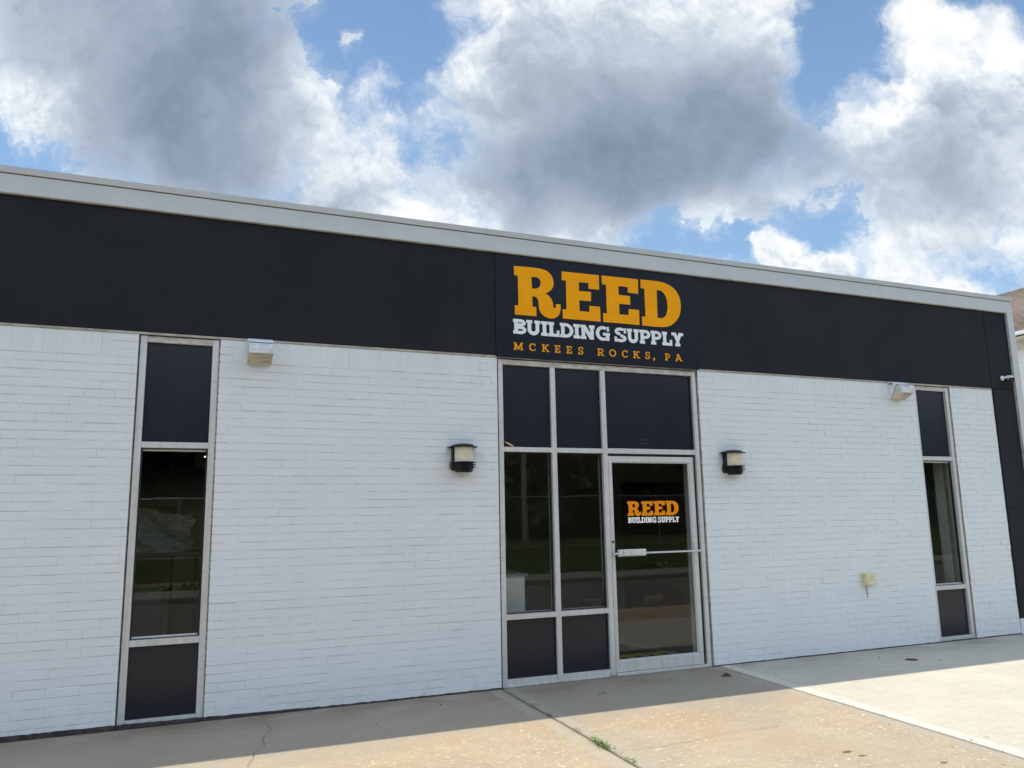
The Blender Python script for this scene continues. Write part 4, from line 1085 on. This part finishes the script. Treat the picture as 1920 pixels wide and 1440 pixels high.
# litter: dead leaf crumbs and grit gathered along the foot of the wall and in the joints
V, F, T = [], [], []
def crumb(x, y, s_):
    a = random.uniform(0, 6.28); z = .004+random.random()*.008; b0 = len(V); ca, sa = math.cos(a), math.sin(a); t_ = random.uniform(-.4, .4)*s_
    V.extend([(x-s_*ca, y-s_*sa, z), (x+s_*.4*sa, y-s_*.4*ca, z+.002), (x+s_*ca, y+s_*sa, z+t_*.5+.003), (x-s_*.4*sa, y+s_*.4*ca, z+.001)])
    F.append((b0, b0+1, b0+2, b0+3)); T.append(random.random())
for i in range(2600):
    x = random.uniform(-1.5, 9.7)
    if 2.8 < x < 5.08 and random.random() < .7: continue
    dens_ = .35+.65*(.5+.5*math.sin(x*2.1+1))*(1.6 if x > 5 else .8)
    if random.random() > dens_: continue
    crumb(x, -.004-abs(random.gauss(0, .016)), random.uniform(.003, .010))
for i in range(420):
    y = random.uniform(-3.4, -.05); crumb((j1(y) if random.random() < .7 else j2(y))+random.gauss(0, .007), y, random.uniform(.002, .008))
for i in range(160):
    crumb(random.uniform(-.5, 8.5), -random.random()**1.5*3.2-.05, random.uniform(.002, .006))
lit_ = rawmesh('leaf_litter', V, F, M['dryweed'], None, T); lit_['kind'] = 'stuff'
# ------------------------------------------------------------------ things inside
RC = empty('reception_cabinet', (2.6, .65, .016), 'white cabinet with grey top behind the left entrance pane', 'cabinet')
P_(MB().box(-.55, .615, -.20, .30, 0, .935), 'carcass', M['cabinet'], RC, bevel=.004)
P_(MB().box(-.57, .640, -.225, .32, .936, .968), 'top', M['cabtop'], RC, bevel=.004)
SCd = empty('sign_card', (3.52, 1.9, 1.10), 'pale printed card standing behind the left entrance pane', 'card')
P_(MB().box(-.10, .10, 0, .006, .10, .25), 'card', M['card'], SCd)
cb_ = MB()
for r_ in range(3): cb_.box(-.07+.01*r_, .075-.01*r_, -.0015, -.0002, .135+.035*r_, .150+.035*r_)
P_(cb_, 'print', M['ink'], SCd)
P_(MB().box(-.14, -.03, .02, .14, -1.08, .098), 'stand', M['intwall'], SCd)
MT = empty('entrance_mat', (4.6, .85, .016), 'dark entrance mat with yellow lettering just inside the door', 'mat')
P_(MB().box(-.98, .98, -.72, .36, 0, .012), 'rubber_mat', M['matblack'], MT, bevel=.003)
ml = []
for nm, ls in REED: ml += rescale(ls, -.86, .59, -.56, .05)
mo = poly_to_mesh('lettering', ml, 0, .001, M['matyellow'], None)
mo.data.transform(Matrix.Rotation(-math.pi/2, 4, 'X')); mo.data.transform(Matrix.Translation((0, 0, .0128))); mo.parent = MT
for i, (x, y) in enumerate(((.93, 7.9), (1.02, 10.0), (4.6, 8.0))):
    cl = empty('ceiling_light', (x, y, 2.70), ['nearest lit ceiling light inside the narrow window by the floodlight', 'second lit ceiling light deeper inside that narrow window', 'lit ceiling light deep inside behind the entrance'][i], 'ceiling light', 'ceiling lights inside')
    P_(MB().box(-.60, .60, -.15, .15, .0, .045), 'fixture', M['whitemetal'], cl)
    P_(MB().box(-.57, .57, -.12, .12, -.006, -.0005), 'diffuser', M['litpanel'], cl)
BF = empty('framed_board', (.10, 1.5, .016), 'dark framed board standing inside the left narrow window', 'board')
bf = MB(); bf.box(-.62, -.15, .04, .06, .30, 1.66); P_(bf, 'board', M['intwall'], BF)
bf = MB(); bf.box(-.64, -.6205, .03, .07, .0, 1.68); bf.box(-.1495, -.13, .03, .07, .0, 1.68); bf.box(-.62, -.15, .03, .07, 1.6605, 1.68); P_(bf, 'frame', M['gasket'], BF)
PW = MB(); nx, nz = 26, 30; vs = []
for iz in range(nz+1):
    for ix in range(nx+1):
        u, v2 = ix/nx, iz/nz
        vs.append((-.80+.92*u+.02*math.sin(v2*9), .78+.08*math.sin(u*7+v2*5)+.03*math.sin(u*23+v2*17)+random.uniform(-.02, .02), 1.282+.40*v2*(1-.22*u*u+.04*math.sin(u*14))))
fs_ = [(iz*(nx+1)+ix, iz*(nx+1)+ix+1, (iz+1)*(nx+1)+ix+1, (iz+1)*(nx+1)+ix) for iz in range(nz) for ix in range(nx)]
N_ = len(vs); vs2 = [(x, 1.35, z) for x, y, z in vs]
fs_ += [tuple(N_+i for i in f[::-1]) for f in fs_]
top_ = nz*(nx+1)
fs_ += [(top_+i, top_+i+1, N_+top_+i+1, N_+top_+i) for i in range(nx)]+[(k*(nx+1), (k+1)*(nx+1), N_+(k+1)*(nx+1), N_+k*(nx+1)) for k in range(nz)]+[(k*(nx+1)+nx, N_+k*(nx+1)+nx, N_+(k+1)*(nx+1)+nx, (k+1)*(nx+1)+nx) for k in range(nz)]
PW.add(vs+vs2, fs_)
tag(PW.obj('wrapped_bundle', M['wrap'], None), 'plastic-wrapped bundle standing inside the left narrow window', 'bundle')

RK = empty('storage_rack', (-.3, 1.05, .016), 'dark storage rack carrying the wrapped bundle behind the narrow window', 'rack')
P_(MB().box(-.60, .50, -.32, .34, 1.235, 1.265), 'top_board', M['ceil'], RK)
P_(MB().box(-.60, .50, -.32, .34, .40, .43), 'shelf_board', M['ceil'], RK)
for xx_, yy_ in ((-.58, -.30), (.46, -.30), (-.58, .30), (.46, .30)): P_(MB().box(xx_, xx_+.03, yy_, yy_+.03, 0, 1.2345), 'post', M['gasket'], RK)
P_(MB().box(-.54, .20, -.25, .28, .431, .95), 'dark_carton', M['ceil'], RK)

# ------------------------------------------------------------------ neighbouring house
HH = empty('neighbour_house', (23, 8, 0), 'white clapboard house with brown shingle roof behind the corner pilaster', 'house')
hp = lambda mb, n, m_, par=None, **k: (lambda o: (setattr(o, 'parent', par or HH), setattr(o, 'matrix_parent_inverse', Matrix.Translation(-Vector(HH.location)) if par is None else Matrix.Identity(4)), o)[2])(mb.obj(n, m_, None, **k))
sid = MB(); zb = .3
for k in range(52):
    z = .3+k*.11
    sid.extrude_x([(0, z), (-.022, z), (-.004, z+.112), (0, z+.112)], 0, 1)
# lap boards along y on the side facing the building, and on the street gable
V, F = [], []
for k in range(52):
    z = .3+k*.11
    for (fx, xx) in ((-1, 20.42),):
        b0 = len(V); V += [(xx-.024, .6, z), (xx-.024, 18, z), (xx-.004, 18, z+.11), (xx-.004, .6, z+.11), (xx, .6, z), (xx, 18, z)]
        F += [(b0, b0+1, b0+2, b0+3), (b0, b0+4, b0+5, b0+1)]
for k in range(70):
    z = .3+k*.11
    x0, x1 = (20.42, 25.58) if z < 5.9 else (20.42+(z-5.9)/.66, 25.58-(z-5.9)/.66)
    if x1 < x0: break
    b0 = len(V); V += [(x0, .6-.024, z), (x1, .6-.024, z), (x1, .6-.004, z+.11), (x0, .6-.004, z+.11), (x0, .6, z), (x1, .6, z)]
    F += [(b0, b0+1, b0+2, b0+3), (b0, b0+4, b0+5, b0+1)]
so_ = rawmesh('siding', V, F, M['siding']); so_.parent = HH; so_.matrix_parent_inverse = Matrix.Translation(-Vector(HH.location))
hb_ = MB(); hb_.prism_y([(20.425, 0), (25.575, 0), (25.575, 5.95), (23, 7.7), (20.425, 5.95)], .605, 18)
hp(hb_, 'house_body', M['siding'])
rf = MB(); nC = 25
sl = 1.95/3.0
for side in (-1, 1):
    for k in range(nC):
        a0, a1 = k/nC, (k+1)/nC
        xo = lambda a: 23+side*3.0*(1-a); zo = lambda a: 6.13+1.95*a
        b0 = len(rf.v)
        rf.add([(xo(a0), .2, zo(a0)+.014), (xo(a0), 18.4, zo(a0)+.014), (xo(a1), 18.4, zo(a1)), (xo(a1), .2, zo(a1)), (xo(a0), .2, zo(a0)-.05), (xo(a0), 18.4, zo(a0)-.05), (xo(a1), .2, zo(a1)-.05), (xo(a1), 18.4, zo(a1)-.05)],
               [(0, 1, 2, 3), (4, 5, 1, 0), (6, 4, 0, 3), (5, 7, 2, 1)])
roof = hp(rf, 'roof', M['shingle'])
ch = MB(); ch.box(22.86, 23.4, 5.95, 6.5, 7.6, 8.72); ch.box(22.80, 23.46, 5.89, 6.56, 8.72, 8.80); ch.box(22.77, 23.49, 5.86, 6.59, 8.80, 8.92)
hp(ch, 'chimney', M['brown_brick'], roof)
gt = MB(); gt.box(19.93, 20.06, .2, 18.4, 6.02, 6.115); hp(gt, 'gutter', M['whitemetal'], bevel=.012)
hp(MB().box(20.0, 20.42, .3, 18.3, 5.955, 5.985), 'soffit', M['cream'])
hp(MB().box(20.385, 20.42, .6, 18, 5.70, 5.955), 'frieze_board', M['cream'])

# ------------------------------------------------------------------ across the street (seen in the glass)
def leaf_cloud(name, centres, n, size, m_, parent=None):
    V, F, T = [], [], []
    for (cx, cy, cz, rx, rz) in centres:
        p = rng.normal(size=(n, 3)); p /= np.linalg.norm(p, axis=1)[:, None]; p *= (rng.random((n, 1))**.4)
        c = np.array([cx, cy, cz])+p*np.array([rx, rx, rz])
        a = rng.normal(size=(n, 3)); a /= np.linalg.norm(a, axis=1)[:, None]; b_ = np.cross(a, rng.normal(size=(n, 3))); b_ /= np.linalg.norm(b_, axis=1)[:, None]
        s_ = size*(.5+rng.random((n, 1)))
        b0 = len(V); q = np.stack([c-a*s_, c+b_*s_*.6, c+a*s_, c-b_*s_*.6], 1).reshape(-1, 3)
        V += q.tolist(); F += [(b0+4*i, b0+4*i+1, b0+4*i+2, b0+4*i+3) for i in range(n)]
        tt = rng.random()*.6; T += np.clip(tt+rng.random(n)*.4, 0, 1).tolist()
    return rawmesh(name, V, F, m_, parent, T)
cs = []
for i in range(120):
    x = random.uniform(-70, 120); d2 = random.random(); y = -48-22*d2
    cs.append((x, y, random.uniform(2, 9)+8*d2, random.uniform(3, 5.5), random.uniform(3, 6)))
wd = leaf_cloud('woodland', cs, 260, .75, M['leaf']); wd['kind'] = 'stuff'
struct(MB().extrude_x([(-58, -.2), (-75, 14), (-130, 24), (-200, 0)], -160, 220).obj('hill', M['lawn']))
hw = leaf_cloud('roadside_weeds', [(x, -12.75+random.uniform(-.2, .2), .10, .35, .12) for x in np.arange(-10, 30, .5)], 45, .06, M['weed']); hw['kind'] = 'stuff'
LP = empty('street_light_pole', (18.2, -34.8, .05), 'tall pale metal pole across the street', 'pole')
P_(MB().tube([(0, 0, 0), (0, 0, 4), (0, 0, 9.5)], [.20, .15, .09], 12), 'shaft', M['galv'], LP)
P_(MB().tube([(0, 0, 0), (0, 0, .4)], .24, 12), 'base', M['kerb'], LP)
P_(MB().tube([(0, 0, 9.4), (-1.0, .3, 9.9), (-2.1, .6, 10.0)], .05, 8), 'arm', M['galv'], LP)
FN = empty('chain_link_fence', (10, -30, .05), 'chain-link fence along the field across the street', 'fence')
fm = MB(); fm.tube([(-40, 0, 2.6), (50, 0, 2.6)], .03, 6); fm.tube([(-40, 0, .1), (50, 0, .1)], .02, 6); P_(fm, 'rail', M['galv'], FN)
for k in range(31):
    P_(MB().tube([(-40+3*k, 0, 0), (-40+3*k, 0, 2.65)], .035, 6), 'post', M['galv'], FN)
cm = MB()
for k in range(-8, 300):
    x = -40+k*.3
    cm.add([(x, .01, .1), (x+.012, .01, .1), (x+2.512, .01, 2.6), (x+2.5, .01, 2.6)], [(0, 1, 2, 3)]); cm.add([(x+2.5, -.01, .1), (x+2.512, -.01, .1), (x+.012, -.01, 2.6), (x, -.01, 2.6)], [(0, 1, 2, 3)])
P_(cm, 'wire_mesh', M['galv'], FN)

# keep parented world-space parts of the building where they were modelled
bpy.context.view_layer.update()
scene.cycles.max_bounces = 10
scene.cycles.transparent_max_bounces = 16
